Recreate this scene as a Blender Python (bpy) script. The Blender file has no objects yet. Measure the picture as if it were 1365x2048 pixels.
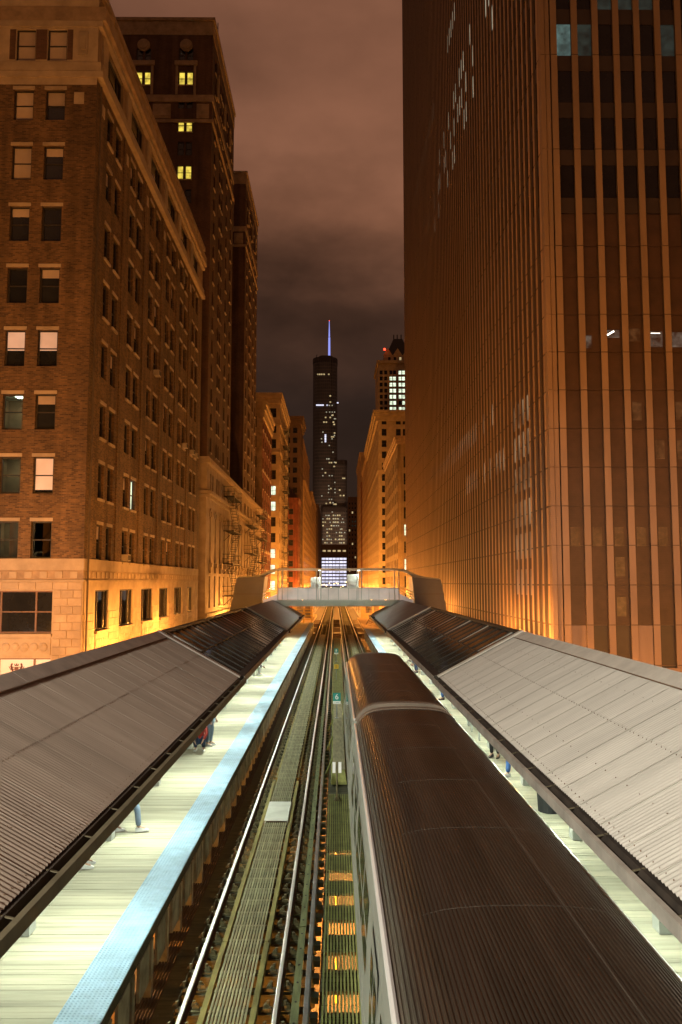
import bpy, math, random
from mathutils import Vector, Matrix
random.seed(7)
S = bpy.context.scene
COL = S.collection
R = math.radians
PI = math.pi

# ------------------------------------------------------------------ camera, sky, exposure
CAMZ = 13.05
cam = bpy.data.objects.new("camera", bpy.data.cameras.new("camera"))
COL.objects.link(cam)
cam.location = (0, 0, CAMZ)
cam.rotation_euler = (R(90 + 5.026), 0, R(-0.378))
cam.data.sensor_fit = 'VERTICAL'
cam.data.sensor_height = 36
cam.data.sensor_width = 24
cam.data.lens = 27.984
cam.data.clip_start = 0.1
cam.data.clip_end = 4000
S.camera = cam

W = bpy.data.worlds.new("World"); S.world = W; W.use_nodes = True
nt = W.node_tree; nt.nodes.clear()
def wn(t, **k):
    n = nt.nodes.new(t)
    for a, b in k.items(): setattr(n, a, b)
    return n
tc = wn('ShaderNodeTexCoord'); sep = wn('ShaderNodeSeparateXYZ'); nt.links.new(tc.outputs['Generated'], sep.inputs[0])
mapn = wn('ShaderNodeMapping'); mapn.inputs['Scale'].default_value = (4.2, 4.2, 8.0); mapn.inputs['Location'].default_value = (0.75, 0.1, 0.35)
nt.links.new(tc.outputs['Generated'], mapn.inputs[0])
noi = wn('ShaderNodeTexNoise'); noi.inputs['Scale'].default_value = 1.0; noi.inputs['Detail'].default_value = 5; noi.inputs['Roughness'].default_value = 0.52
nt.links.new(mapn.outputs[0], noi.inputs[0])
# the cloud noise also pushes the band of glow up and down
sh = wn('ShaderNodeMath', operation='MULTIPLY_ADD'); sh.inputs[1].default_value = 0.16; sh.inputs[2].default_value = -0.08
nt.links.new(noi.outputs[0], sh.inputs[0])
ad = wn('ShaderNodeMath', operation='ADD'); nt.links.new(sep.outputs[2], ad.inputs[0]); nt.links.new(sh.outputs[0], ad.inputs[1])
ramp = wn('ShaderNodeValToRGB'); nt.links.new(ad.outputs[0], ramp.inputs[0])
SKY = [(0.0, (.030, .017, .011)), (.24, (.026, .0145, .0105)), (.33, (.058, .027, .0165)), (.43, (.195, .082, .045)),
       (.50, (.235, .100, .056)), (.60, (.190, .080, .045)), (1.0, (.175, .075, .042))]
els = ramp.color_ramp.elements
while len(els) < len(SKY): els.new(0.5)
for e, (p, c) in zip(els, SKY): e.position = p; e.color = (*c, 1)
mr = wn('ShaderNodeMapRange'); mr.inputs[1].default_value = .3; mr.inputs[2].default_value = .7; mr.inputs[3].default_value = .58; mr.inputs[4].default_value = 1.30
nt.links.new(noi.outputs[0], mr.inputs[0])
vm = wn('ShaderNodeVectorMath', operation='SCALE'); nt.links.new(ramp.outputs[0], vm.inputs[0]); nt.links.new(mr.outputs[0], vm.inputs['Scale'])
bg = wn('ShaderNodeBackground'); bg.inputs[1].default_value = 1.0; nt.links.new(vm.outputs[0], bg.inputs[0])
wo = wn('ShaderNodeOutputWorld'); nt.links.new(bg.outputs[0], wo.inputs[0])

S.view_settings.view_transform = 'Standard'; S.view_settings.look = 'None'
S.view_settings.exposure = 0; S.view_settings.gamma = 1; S.view_settings.use_curve_mapping = False
S.render.engine = 'CYCLES'
S.cycles.use_denoising = True
S.cycles.max_bounces = 6; S.cycles.diffuse_bounces = 3; S.cycles.glossy_bounces = 3; S.cycles.transmission_bounces = 4; S.cycles.transparent_max_bounces = 6
S.cycles.sample_clamp_indirect = 4.0
S.cycles.caustics_reflective = False; S.cycles.caustics_refractive = False

SODIUM = (1.0, .37, .065)
TUBE = (.90, 1.0, .82)
P_STREET = 4600     # sodium lamps along the kerbs
P_CROSS = 10500      # sodium lamps of the cross street
P_UNDER = 2900       # sodium lamps under the tracks
P_TUBE = 155         # platform tubes
P_ADDED_FLOOD = 46000      # added white floodlight, unseen behind the overpass

# ------------------------------------------------------------------ materials
def mat(name, col, rough=.8, metal=0., var=.25, scale=1.5, bump=0., bscale=20., rnd=0., spec=.5, stretch=(1, 1, 1), col2=None):
    m = bpy.data.materials.new(name); m.use_nodes = True
    t = m.node_tree; b = t.nodes['Principled BSDF']
    b.inputs['Roughness'].default_value = rough; b.inputs['Metallic'].default_value = metal
    b.inputs['Specular IOR Level'].default_value = spec
    g = t.nodes.new('ShaderNodeNewGeometry')
    mp = t.nodes.new('ShaderNodeMapping'); mp.inputs['Scale'].default_value = stretch
    t.links.new(g.outputs['Position'], mp.inputs[0])
    n = t.nodes.new('ShaderNodeTexNoise'); n.inputs['Scale'].default_value = scale; n.inputs['Detail'].default_value = 6; n.inputs['Roughness'].default_value = .62
    t.links.new(mp.outputs[0], n.inputs[0])
    r = t.nodes.new('ShaderNodeValToRGB')
    lo = col2 if col2 else tuple(c * (1 - var) for c in col); hi = tuple(min(1, c * (1 + var * .6)) for c in col)
    r.color_ramp.elements[0].position = .33; r.color_ramp.elements[0].color = (*lo, 1)
    r.color_ramp.elements[1].position = .66; r.color_ramp.elements[1].color = (*hi, 1)
    t.links.new(n.outputs[0], r.inputs[0])
    out = r.outputs[0]
    if rnd:
        oi = t.nodes.new('ShaderNodeObjectInfo')
        mm = t.nodes.new('ShaderNodeMapRange'); mm.inputs[3].default_value = 1 - rnd; mm.inputs[4].default_value = 1 + rnd * .6
        t.links.new(oi.outputs['Random'], mm.inputs[0])
        v = t.nodes.new('ShaderNodeVectorMath'); v.operation = 'SCALE'
        t.links.new(out, v.inputs[0]); t.links.new(mm.outputs[0], v.inputs['Scale']); out = v.outputs[0]
    t.links.new(out, b.inputs['Base Color'])
    if bump:
        n2 = t.nodes.new('ShaderNodeTexNoise'); n2.inputs['Scale'].default_value = bscale; n2.inputs['Detail'].default_value = 4
        t.links.new(mp.outputs[0], n2.inputs[0])
        bp = t.nodes.new('ShaderNodeBump'); bp.inputs['Strength'].default_value = bump; bp.inputs['Distance'].default_value = .02
        t.links.new(n2.outputs[0], bp.inputs['Height']); t.links.new(bp.outputs[0], b.inputs['Normal'])
    return m

def brick_mat(name, c1, c2, mortar, w=.22, h=.075, rough=.9, stain=.35):
    m = bpy.data.materials.new(name); m.use_nodes = True
    t = m.node_tree; b = t.nodes['Principled BSDF']; b.inputs['Roughness'].default_value = rough
    g = t.nodes.new('ShaderNodeNewGeometry'); s = t.nodes.new('ShaderNodeSeparateXYZ'); t.links.new(g.outputs['Position'], s.inputs[0])
    a = t.nodes.new('ShaderNodeMath'); a.operation = 'ADD'; t.links.new(s.outputs[0], a.inputs[0]); t.links.new(s.outputs[1], a.inputs[1])
    c = t.nodes.new('ShaderNodeCombineXYZ'); t.links.new(a.outputs[0], c.inputs[0]); t.links.new(s.outputs[2], c.inputs[1])
    br = t.nodes.new('ShaderNodeTexBrick'); t.links.new(c.outputs[0], br.inputs[0])
    br.inputs['Color1'].default_value = (*c1, 1); br.inputs['Color2'].default_value = (*c2, 1); br.inputs['Mortar'].default_value = (*mortar, 1)
    br.inputs['Scale'].default_value = 1; br.inputs['Mortar Size'].default_value = .011; br.inputs['Brick Width'].default_value = w; br.inputs['Row Height'].default_value = h
    br.inputs['Bias'].default_value = -.1
    n = t.nodes.new('ShaderNodeTexNoise'); n.inputs['Scale'].default_value = .55; n.inputs['Detail'].default_value = 7; n.inputs['Roughness'].default_value = .7
    t.links.new(g.outputs['Position'], n.inputs[0])
    mr = t.nodes.new('ShaderNodeMapRange'); mr.inputs[1].default_value = .3; mr.inputs[2].default_value = .7; mr.inputs[3].default_value = 1 - stain; mr.inputs[4].default_value = 1 + stain * .6
    t.links.new(n.outputs[0], mr.inputs[0])
    mp = t.nodes.new('ShaderNodeMapping'); mp.inputs['Scale'].default_value = (1.6, 1.6, .12); t.links.new(g.outputs['Position'], mp.inputs[0])
    n3 = t.nodes.new('ShaderNodeTexNoise'); n3.inputs['Scale'].default_value = 1.0; n3.inputs['Detail'].default_value = 5; t.links.new(mp.outputs[0], n3.inputs[0])
    m3 = t.nodes.new('ShaderNodeMapRange'); m3.inputs[1].default_value = .38; m3.inputs[2].default_value = .62; m3.inputs[3].default_value = .72; m3.inputs[4].default_value = 1.12; t.links.new(n3.outputs[0], m3.inputs[0])
    mm = t.nodes.new('ShaderNodeMath'); mm.operation = 'MULTIPLY'; t.links.new(mr.outputs[0], mm.inputs[0]); t.links.new(m3.outputs[0], mm.inputs[1])
    v = t.nodes.new('ShaderNodeVectorMath'); v.operation = 'SCALE'; t.links.new(br.outputs[0], v.inputs[0]); t.links.new(mm.outputs[0], v.inputs['Scale'])
    t.links.new(v.outputs[0], b.inputs['Base Color'])
    bp = t.nodes.new('ShaderNodeBump'); bp.inputs['Strength'].default_value = .5; bp.inputs['Distance'].default_value = .02; bp.invert = True
    t.links.new(br.outputs['Fac'], bp.inputs['Height']); t.links.new(bp.outputs[0], b.inputs['Normal'])
    return m

def emit(name, col, s, base=(.05, .05, .05), var=0, scale=1.2, slats=0):
    m = bpy.data.materials.new(name); m.use_nodes = True
    t = m.node_tree; b = t.nodes['Principled BSDF']
    b.inputs['Base Color'].default_value = (*base, 1); b.inputs['Emission Color'].default_value = (*col, 1); b.inputs['Emission Strength'].default_value = s
    b.inputs['Roughness'].default_value = .4
    src = None
    g = t.nodes.new('ShaderNodeNewGeometry')
    if var:   # uneven light of the room behind
        n = t.nodes.new('ShaderNodeTexNoise'); n.inputs['Scale'].default_value = scale; n.inputs['Detail'].default_value = 3; n.inputs['Roughness'].default_value = .6
        t.links.new(g.outputs['Position'], n.inputs[0])
        mr = t.nodes.new('ShaderNodeMapRange'); mr.inputs[1].default_value = .35; mr.inputs[2].default_value = .65; mr.inputs[3].default_value = s * (1 - var); mr.inputs[4].default_value = s * (1 + var)
        t.links.new(n.outputs[0], mr.inputs[0]); src = mr.outputs[0]
    if slats:
        sp = t.nodes.new('ShaderNodeSeparateXYZ'); t.links.new(g.outputs['Position'], sp.inputs[0])
        f = t.nodes.new('ShaderNodeMath'); f.operation = 'PINGPONG'; f.inputs[1].default_value = slats; t.links.new(sp.outputs[2], f.inputs[0])
        gt = t.nodes.new('ShaderNodeMath'); gt.operation = 'GREATER_THAN'; gt.inputs[1].default_value = slats * .6; t.links.new(f.outputs[0], gt.inputs[0])
        mu = t.nodes.new('ShaderNodeMath'); mu.operation = 'MULTIPLY'; t.links.new(gt.outputs[0], mu.inputs[0])
        if src: t.links.new(src, mu.inputs[1])
        else: mu.inputs[1].default_value = s
        src = mu.outputs[0]
    if src: t.links.new(src, b.inputs['Emission Strength'])
    return m

def glass(name, col=(.02, .022, .025), rough=.06, spec=.6):
    return mat(name, col, rough, 0, .3, .8, spec=spec)

def clear_glass(name):
    m = bpy.data.materials.new(name); m.use_nodes = True; t = m.node_tree; t.nodes.clear()
    o = t.nodes.new('ShaderNodeOutputMaterial'); mx = t.nodes.new('ShaderNodeMixShader'); tr = t.nodes.new('ShaderNodeBsdfTransparent'); gl = t.nodes.new('ShaderNodeBsdfGlossy'); fr = t.nodes.new('ShaderNodeFresnel')
    tr.inputs[0].default_value = (.85, .88, .84, 1); gl.inputs['Roughness'].default_value = .03; fr.inputs[0].default_value = 1.5
    t.links.new(fr.outputs[0], mx.inputs[0]); t.links.new(tr.outputs[0], mx.inputs[1]); t.links.new(gl.outputs[0], mx.inputs[2]); t.links.new(mx.outputs[0], o.inputs[0]); return m
def louver_mat(name, col):
    m = mat(name, col, .55, 0, .25, .9)
    t = m.node_tree; b = t.nodes['Principled BSDF']
    g = t.nodes.new('ShaderNodeNewGeometry'); sp = t.nodes.new('ShaderNodeSeparateXYZ'); t.links.new(g.outputs['Position'], sp.inputs[0])
    f = t.nodes.new('ShaderNodeMath'); f.operation = 'PINGPONG'; f.inputs[1].default_value = .05; t.links.new(sp.outputs[2], f.inputs[0])
    bp = t.nodes.new('ShaderNodeBump'); bp.inputs['Strength'].default_value = .9; bp.inputs['Distance'].default_value = .05
    t.links.new(f.outputs[0], bp.inputs['Height']); t.links.new(bp.outputs[0], b.inputs['Normal'])
    return m

M = dict(
    brick=brick_mat("tan_brick", (.205, .115, .048), (.062, .032, .017), (.16, .11, .065)),
    brickdark=brick_mat("dark_brick", (.145, .070, .042), (.10, .050, .032), (.12, .08, .055)),
    brickred=brick_mat("red_brick", (.24, .06, .03), (.18, .045, .025), (.16, .08, .05)),
    bricktan=brick_mat("buff_brick", (.34, .25, .14), (.29, .20, .11), (.28, .22, .14), stain=.25),
    lime=mat("limestone", (.44, .35, .25), .85, 0, .22, 1.1, .25, 30, rnd=.10),
    limeblock=mat("limestone_block", (.46, .36, .255), .85, 0, .2, 1.6, .25, 30, rnd=.13),
    terra=mat("terracotta", (.36, .26, .17), .8, 0, .3, 1.4, .3, 14),
    joint=mat("joint", (.17, .12, .08), .95),
    finshade=mat("fin_shade_and_joint", (.10, .068, .042), .65, 0, .2, .5),  # dark colour carries the shade on the fin flanks; also the joint cores
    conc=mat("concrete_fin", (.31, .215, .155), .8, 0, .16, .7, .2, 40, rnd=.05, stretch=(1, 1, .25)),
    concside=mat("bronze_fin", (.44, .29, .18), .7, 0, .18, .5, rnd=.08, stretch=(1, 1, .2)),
    louver=louver_mat("bronze_louver", (.072, .040, .026)),
    spandrel=mat("bronze_spandrel", (.048, .034, .028), .5, 0, .2, .6),
    glassd=glass("dark_glass", (.012, .010, .012), .12, .35),
    glassw=glass("window_glass", (.018, .019, .02), .05, .6),
    clear=clear_glass("clear_window_glass"),
    roomwall=mat("room_wall", (.28, .17, .09), .9, 0, .2, 1.2), roomceil=mat("room_ceiling", (.62, .64, .55), .9, 0, .05, 1), curtain=mat("curtain_cloth", (.50, .30, .12), .9, 0, .2, 3),
    lampcool=emit("office_ceiling_lamp", (.85, 1.0, .80), 16), lampwarm=emit("warm_table_lamp", (1.0, .68, .28), 9),
    louvrewhite=emit("white_light_between_louvres", (1, .84, .64), .13, (.06, .035, .022), .9, 1.8, .035),
    frame=mat("window_frame_paint", (.035, .03, .025), .55),
    framew=mat("wood_frame_paint", (.16, .085, .05), .55),
    blind=mat("roller_blind", (.55, .45, .38), .9, 0, .08, 2, rnd=.25),
    blindlit=emit("lit_blind", (.95, .62, .45), .28, (.6, .5, .42), .25, .9),
    roomgreen=emit("dim_green_room", (.42, .45, .26), .10, (.03, .03, .03), .97, .9),
    officelow=emit("blue_green_office", (.50, .85, .78), .12, (.03, .03, .03), .5, 1.6),
    officedim=emit("dim_teal_office", (.4, .6, .5), .03, (.02, .02, .02), .5, 1.6),
    roomwarm=emit("warm_room", (1.0, .42, .10), .14, (.03, .02, .015), 1.0, 2.6),
    roombright=emit("bright_room", (1.0, .86, .45), 1.7, (.1, .1, .1), .4, 2),
    yellow=emit("yellow_room", (1.0, .74, .10), .75, (.1, .1, .1), .5, 1.6),
    white=emit("white_room", (.86, 1.0, .72), 1.15, (.1, .1, .1), .4, .8),
    dimlit=emit("dim_office_light", (.90, .82, .58), .42, (.05, .05, .05), .35, .6),
    garage=emit("garage_light_behind_louvres", (.95, .66, .38), .16, (.05, .035, .025), .8, .5),
    louvrelit=emit("orange_light_between_louvres", (1, .42, .14), .10, (.06, .035, .022), .8, 2.5, .035),
    garagelamp=emit("garage_tube", (1, .9, .75), 4),
    cool=emit("cool_white_window", (.80, .80, 1.0), 1.1, (.1, .1, .1), .35, .12),
    farwin=emit("far_window", (1.0, .74, .36), .55, (.05, .05, .05), .4, .2),
    blue=emit("blue_spire_light", (.33, .37, 1.0), .95),
    redlamp=emit("red_beacon", (1, .05, .02), 5),
    towerglass=mat("tower_glass", (.085, .075, .070), .35, 0, .3, .05, spec=.6),
    towermull=mat("tower_mullion", (.17, .14, .12), .5, 0, .2, .1),
    asphalt=mat("asphalt", (.085, .08, .075), .85, 0, .25, 1.2, .3, 60),
    walk=mat("pavement_concrete", (.25, .23, .21), .9, 0, .2, .8),
    steel=mat("painted_steel", (.10, .075, .055), .6, 0, .35, 1.5),
    iron=mat("black_iron", (.02, .016, .013), .6),
    rail=mat("polished_rail", (.80, .79, .76), .36, .55, .1, 2),
    railside=mat("rusty_rail", (.10, .055, .035), .8, 0, .4, 6),
    third=mat("third_rail_steel", (.30, .34, .36), .4, .7, .2, 3),
    tie=mat("tie_timber", (.075, .075, .038), .9, 0, .45, 3, .5, 25, rnd=.35, stretch=(.6, 4, 4)),
    guard=mat("guard_timber", (.24, .21, .065), .85, 0, .45, 2.2, .4, 20, stretch=(4, .5, 4)),
    timgreen=mat("cover_timber", (.15, .17, .075), .85, 0, .4, 2.2, .3, 15, stretch=(4, .5, 4)),
    slat=mat("walkway_slat", (.30, .29, .17), .85, 0, .35, 2.5, .3, 18, rnd=.2, stretch=(4, .6, 4)),
    slatc=mat("centre_walkway_slat", (.24, .26, .08), .85, 0, .35, 2.5, .3, 18, rnd=.2, stretch=(4, .6, 4)),
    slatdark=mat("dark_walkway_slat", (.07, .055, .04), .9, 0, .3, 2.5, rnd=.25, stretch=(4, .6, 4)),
    clip=mat("rail_clip_iron", (.16, .14, .07), .75, .2, .4, 8),
    insul=mat("teal_insulator", (.06, .13, .11), .6),
    plank=mat("platform_plank", (.46, .44, .325), .85, 0, .30, .9, .25, 20, rnd=.08, stretch=(.35, 4, 4)),
    tactile=mat("blue_tactile_tile", (.29, .45, .60), .6, 0, .24, 2.2, rnd=.07),
    fascia=mat("platform_edge_board", (.42, .41, .29), .85, 0, .5, 2.4, rnd=.2),
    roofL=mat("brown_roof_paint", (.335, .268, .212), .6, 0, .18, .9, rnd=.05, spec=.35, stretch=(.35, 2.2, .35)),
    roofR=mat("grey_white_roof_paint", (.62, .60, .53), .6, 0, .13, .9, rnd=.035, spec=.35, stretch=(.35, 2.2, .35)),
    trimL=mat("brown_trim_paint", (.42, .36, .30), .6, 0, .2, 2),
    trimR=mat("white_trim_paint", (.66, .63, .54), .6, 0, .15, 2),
    gutter=mat("gutter_iron", (.045, .034, .024), .8, 0, .4, 3),
    lip=mat("gutter_lip_paint", (.14, .12, .07), .7, 0, .3, 2),
    lipR=mat("pale_gutter_lip_paint", (.42, .39, .33), .7, 0, .25, 2),
    screw=mat("rusty_screw", (.2, .12, .07), .9),
    skyl=mat("dark_skylight_glass", (.040, .042, .026), .09, 0, .5, .9, spec=.75, rnd=.15),
    rib=mat("skylight_rib", (.035, .03, .022), .6),
    greyroof=mat("grey_metal_roof", (.22, .21, .20), .45, .2, .15, .8),
    column=mat("white_column_paint", (.62, .64, .58), .6, 0, .15, 2),
    bridge=mat("bridge_steel_paint", (.50, .50, .43), .5, 0, .12, 1.2),
    panel=emit("backlit_bridge_panel", (1.0, .80, .68), .26, (.55, .52, .48), .35, .6),
    bpanel=mat("grey_stair_cladding", (.19, .19, .20), .6, 0, .1, .7),
    bface=mat("board_face_print", (.42, .43, .42), .5, 0, .15, 3),
    bwhite=mat("white_board", (.72, .72, .70), .5, 0, .06, 1),
    tube=emit("fluorescent_tube", TUBE, 6),
    sodium=emit("sodium_lens", SODIUM, 12),
    globe=emit("street_globe", (1.0, .70, .32), 5),
    housing=mat("lamp_housing", (.12, .12, .12), .5),
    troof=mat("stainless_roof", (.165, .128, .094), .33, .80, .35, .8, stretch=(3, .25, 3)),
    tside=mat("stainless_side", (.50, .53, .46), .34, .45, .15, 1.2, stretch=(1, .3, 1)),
    tseam=mat("roof_seam_metal", (.16, .14, .11), .4, .5, .2, 2),
    tband=mat("roof_end_band", (.25, .20, .15), .6, 0, .25, 2),
    tlip=mat("bright_drip_rail", (.85, .84, .80), .3, .2, .05, 2),
    tglass=glass("train_window", (.02, .025, .025), .05, .7),
    tdark=mat("train_underframe", (.03, .028, .026), .8),
    tred=emit("red_marker_light", (1, .04, .03), 6),
    tamber=emit("amber_marker_light", (1, .42, .05), 5),
    signteal=mat("teal_sign", (.016, .27, .23), .45, 0, .05, 2),
    signwhite=mat("white_sign", (.85, .86, .84), .5, 0, .05, 2),
    signyellow=mat("yellow_sign", (.80, .52, .02), .5, 0, .05, 2),
    railing=mat("yellow_railing_paint", (.75, .55, .06), .5),
    fence=mat("end_fence_timber", (.45, .30, .15), .8, 0, .2, 2),
    skin=mat("skin", (.45, .27, .19), .6, 0, .06, 8),
    hair=mat("dark_hair", (.03, .02, .015), .7),
    c_red=mat("red_cloth", (.45, .05, .035), .85), c_navy=mat("navy_cloth", (.025, .04, .09), .85), c_blue=mat("blue_denim", (.06, .15, .42), .85),
    c_black=mat("black_cloth", (.02, .02, .022), .85), c_white=mat("white_cloth", (.7, .7, .68), .85), c_pink=mat("pink_cloth", (.65, .25, .33), .85),
    c_jean=mat("pale_denim", (.20, .27, .38), .85), c_teal=mat("teal_cloth", (.06, .35, .38), .85), shoe=mat("white_shoe", (.72, .72, .70), .6), shoed=mat("dark_shoe", (.03, .03, .03), .6),
    cream=mat("cream_terracotta", (.42, .32, .19), .8, 0, .2, .8, .2, 10),
    tanst=mat("tan_stone", (.38, .26, .14), .85, 0, .22, .35),
    darkst=mat("dark_stone", (.12, .075, .05), .85, 0, .2, .5),
    acunit=mat("air_conditioner_shell", (.36, .31, .25), .6),
    crest=mat("crest_print", (.14, .06, .05), .7), crestgold=mat("crest_gold_print", (.5, .30, .08), .7),
)

# ------------------------------------------------------------------ mesh builder
WL = {}     # world base of every root
class MB:
    def __init__(s): s.v = []; s.f = []; s.mi = []; s.cur = 0
    def add(s, vs, fs):
        o = len(s.v); s.v += [tuple(p) for p in vs]
        for f in fs: s.f.append(tuple(i + o for i in f)); s.mi.append(s.cur)
    def quad(s, a, b, c, d): s.add([a, b, c, d], [(0, 1, 2, 3)])
    def box(s, x0, x1, y0, y1, z0, z1):
        s.add([(x0, y0, z0), (x1, y0, z0), (x1, y1, z0), (x0, y1, z0), (x0, y0, z1), (x1, y0, z1), (x1, y1, z1), (x0, y1, z1)],
              [(0, 3, 2, 1), (4, 5, 6, 7), (0, 1, 5, 4), (1, 2, 6, 5), (2, 3, 7, 6), (3, 0, 4, 7)])
    def prism(s, poly, a, b, axis='y'):
        """polygon in the two other axes, extruded from a to b"""
        n = len(poly)
        def P(p, t): return {'y': (p[0], t, p[1]), 'x': (t, p[0], p[1]), 'z': (p[0], p[1], t)}[axis]
        vs = [P(p, a) for p in poly] + [P(p, b) for p in poly]
        s.add(vs, [tuple(range(n)), tuple(range(2 * n - 1, n - 1, -1))] + [(i, n + i, n + (i + 1) % n, (i + 1) % n) for i in range(n)])
    def tube(s, p, q, r, n=8, r2=None):
        p, q = Vector(p), Vector(q); d = (q - p).normalized()
        u = d.orthogonal().normalized(); w = d.cross(u); r2 = r if r2 is None else r2
        vs = []
        for c, rr in ((p, r), (q, r2)):
            for i in range(n):
                a = 2 * PI * i / n; vs.append(c + u * (rr * math.cos(a)) + w * (rr * math.sin(a)))
        s.add(vs, [(i, (i + 1) % n, n + (i + 1) % n, n + i) for i in range(n)] + [tuple(range(n - 1, -1, -1)), tuple(range(n, 2 * n))])
    def bar(s, p, q, w, h):
        p, q = Vector(p), Vector(q); d = (q - p).normalized(); up = Vector((0, 0, 1))
        if abs(d.z) > .99: up = Vector((0, 1, 0))
        sd = d.cross(up).normalized(); up = sd.cross(d)
        vs = [c + sd * (a * w / 2) + up * (b * h / 2) for c in (p, q) for a, b in ((-1, -1), (1, -1), (1, 1), (-1, 1))]
        s.add(vs, [(0, 1, 2, 3), (7, 6, 5, 4), (0, 4, 5, 1), (1, 5, 6, 2), (2, 6, 7, 3), (3, 7, 4, 0)])
    def sphere(s, c, r, n=8, sx=1, sy=1, sz=1):
        vs = [(c[0], c[1], c[2] + r * sz)]; m = n // 2
        for j in range(1, m):
            t = PI * j / m
            for i in range(n):
                a = 2 * PI * i / n; vs.append((c[0] + r * sx * math.sin(t) * math.cos(a), c[1] + r * sy * math.sin(t) * math.sin(a), c[2] + r * sz * math.cos(t)))
        vs.append((c[0], c[1], c[2] - r * sz)); L = len(vs) - 1
        fs = [(0, 1 + i, 1 + (i + 1) % n) for i in range(n)]
        for j in range(m - 2):
            fs += [(1 + j * n + i, 1 + (j + 1) * n + i, 1 + (j + 1) * n + (i + 1) % n, 1 + j * n + (i + 1) % n) for i in range(n)]
        fs += [(L, 1 + (m - 2) * n + (i + 1) % n, 1 + (m - 2) * n + i) for i in range(n)]
        s.add(vs, fs)
    def mesh(s, name, *mats):
        me = bpy.data.meshes.new(name); me.from_pydata(s.v, [], s.f)
        for m in mats: me.materials.append(m)
        if len(mats) > 1: me.polygons.foreach_set('material_index', s.mi)
        me.update(); return me
    def build(s, name, m, parent=None, world=True, smooth=False, kind=None, label=None):
        off = Vector((0, 0, 0))
        if world and parent: off = Vector(WL[parent.name])
        s.v = [(p[0] - off.x, p[1] - off.y, p[2] - off.z) for p in s.v]
        me = s.mesh(name, *(m if isinstance(m, (list, tuple)) else (m,)))
        if smooth: me.polygons.foreach_set('use_smooth', [True] * len(me.polygons))
        o = put(name, me, parent)
        WL[o.name] = tuple(off)
        if kind: o['kind'] = kind
        if label: o['label'] = label
        return o
def put(name, me, parent=None, loc=(0, 0, 0), rotz=0, rot=None):
    o = bpy.data.objects.new(name, me); COL.objects.link(o)
    o.parent = parent; o.location = loc
    if rot: o.rotation_euler = rot
    elif rotz: o.rotation_euler = (0, 0, rotz)
    return o
def putw(name, me, parent, loc, rotz=0):           # world position under an unrotated parent
    w = WL.get(parent.name, (0, 0, 0))
    o = put(name, me, parent, (loc[0] - w[0], loc[1] - w[1], loc[2] - w[2]), rotz)
    WL[o.name] = tuple(loc); return o
def tag(o, label=None, cat=None, group=None, kind=None):
    if label: o['label'] = label
    if cat: o['category'] = cat
    if group: o['group'] = group
    if kind: o['kind'] = kind
    return o
def root(name, label, cat, loc, group=None, kind=None, rotz=0):
    o = bpy.data.objects.new(name, None); COL.objects.link(o); o.location = loc; o.rotation_euler = (0, 0, rotz); o.empty_display_size = .3
    WL[o.name] = tuple(loc); return tag(o, label, cat, group, kind)
def copy_tree(o, loc=None, parent=None):
    c = o.copy(); COL.objects.link(c); c.parent = parent
    if loc is not None: c.location = loc
    for ch in list(o.children): copy_tree(ch, None, c)
    return c
def light(kind, loc, power, col, parent=None, size=.25, **k):
    d = bpy.data.lights.new("lamp_light", kind); d.energy = power; d.color = col
    if kind in ('POINT', 'SPOT'): d.shadow_soft_size = size
    for a, b in k.items(): setattr(d, a, b)
    o = bpy.data.objects.new("lamp_light", d); COL.objects.link(o); o.parent = parent; o.location = loc
    return o

# ------------------------------------------------------------------ facade and window helpers
# local frame of a facade: X along the wall, -Y outwards, Z up.  rotz 0: faces -y;  +90: faces +x (X runs +y);  -90: faces -x (X runs -y)
def facade(parent, name, m, origin, rotz, width, z0, z1, opens, depth=.22):
    us = sorted({0, round(width, 3)} | {round(a, 3) for o in opens for a in o[:2]})
    zs = sorted({round(z0, 3), round(z1, 3)} | {round(a, 3) for o in opens for a in o[2:4]})
    mb = MB()
    idx = {}
    def vid(u, z):
        if (u, z) not in idx: idx[(u, z)] = len(mb.v); mb.v.append((u, 0, z))
        return idx[(u, z)]
    for i in range(len(us) - 1):
        for j in range(len(zs) - 1):
            uc, zc = (us[i] + us[i + 1]) / 2, (zs[j] + zs[j + 1]) / 2
            if any(o[0] < uc < o[1] and o[2] < zc < o[3] for o in opens): continue
            mb.f.append((vid(us[i], zs[j]), vid(us[i + 1], zs[j]), vid(us[i + 1], zs[j + 1]), vid(us[i], zs[j + 1]))); mb.mi.append(0)
    for u0, u1, a, b in [o[:4] for o in opens]:
        D = depth
        mb.quad((u0, 0, a), (u0, D, a), (u0, D, b), (u0, 0, b)); mb.quad((u1, 0, a), (u1, 0, b), (u1, D, b), (u1, D, a))
        mb.quad((u0, 0, a), (u1, 0, a), (u1, D, a), (u0, D, a)); mb.quad((u0, 0, b), (u0, D, b), (u1, D, b), (u1, 0, b))
    me = mb.mesh(name, m)
    return putw(name, me, parent, origin, rotz)
WC = {}
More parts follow.
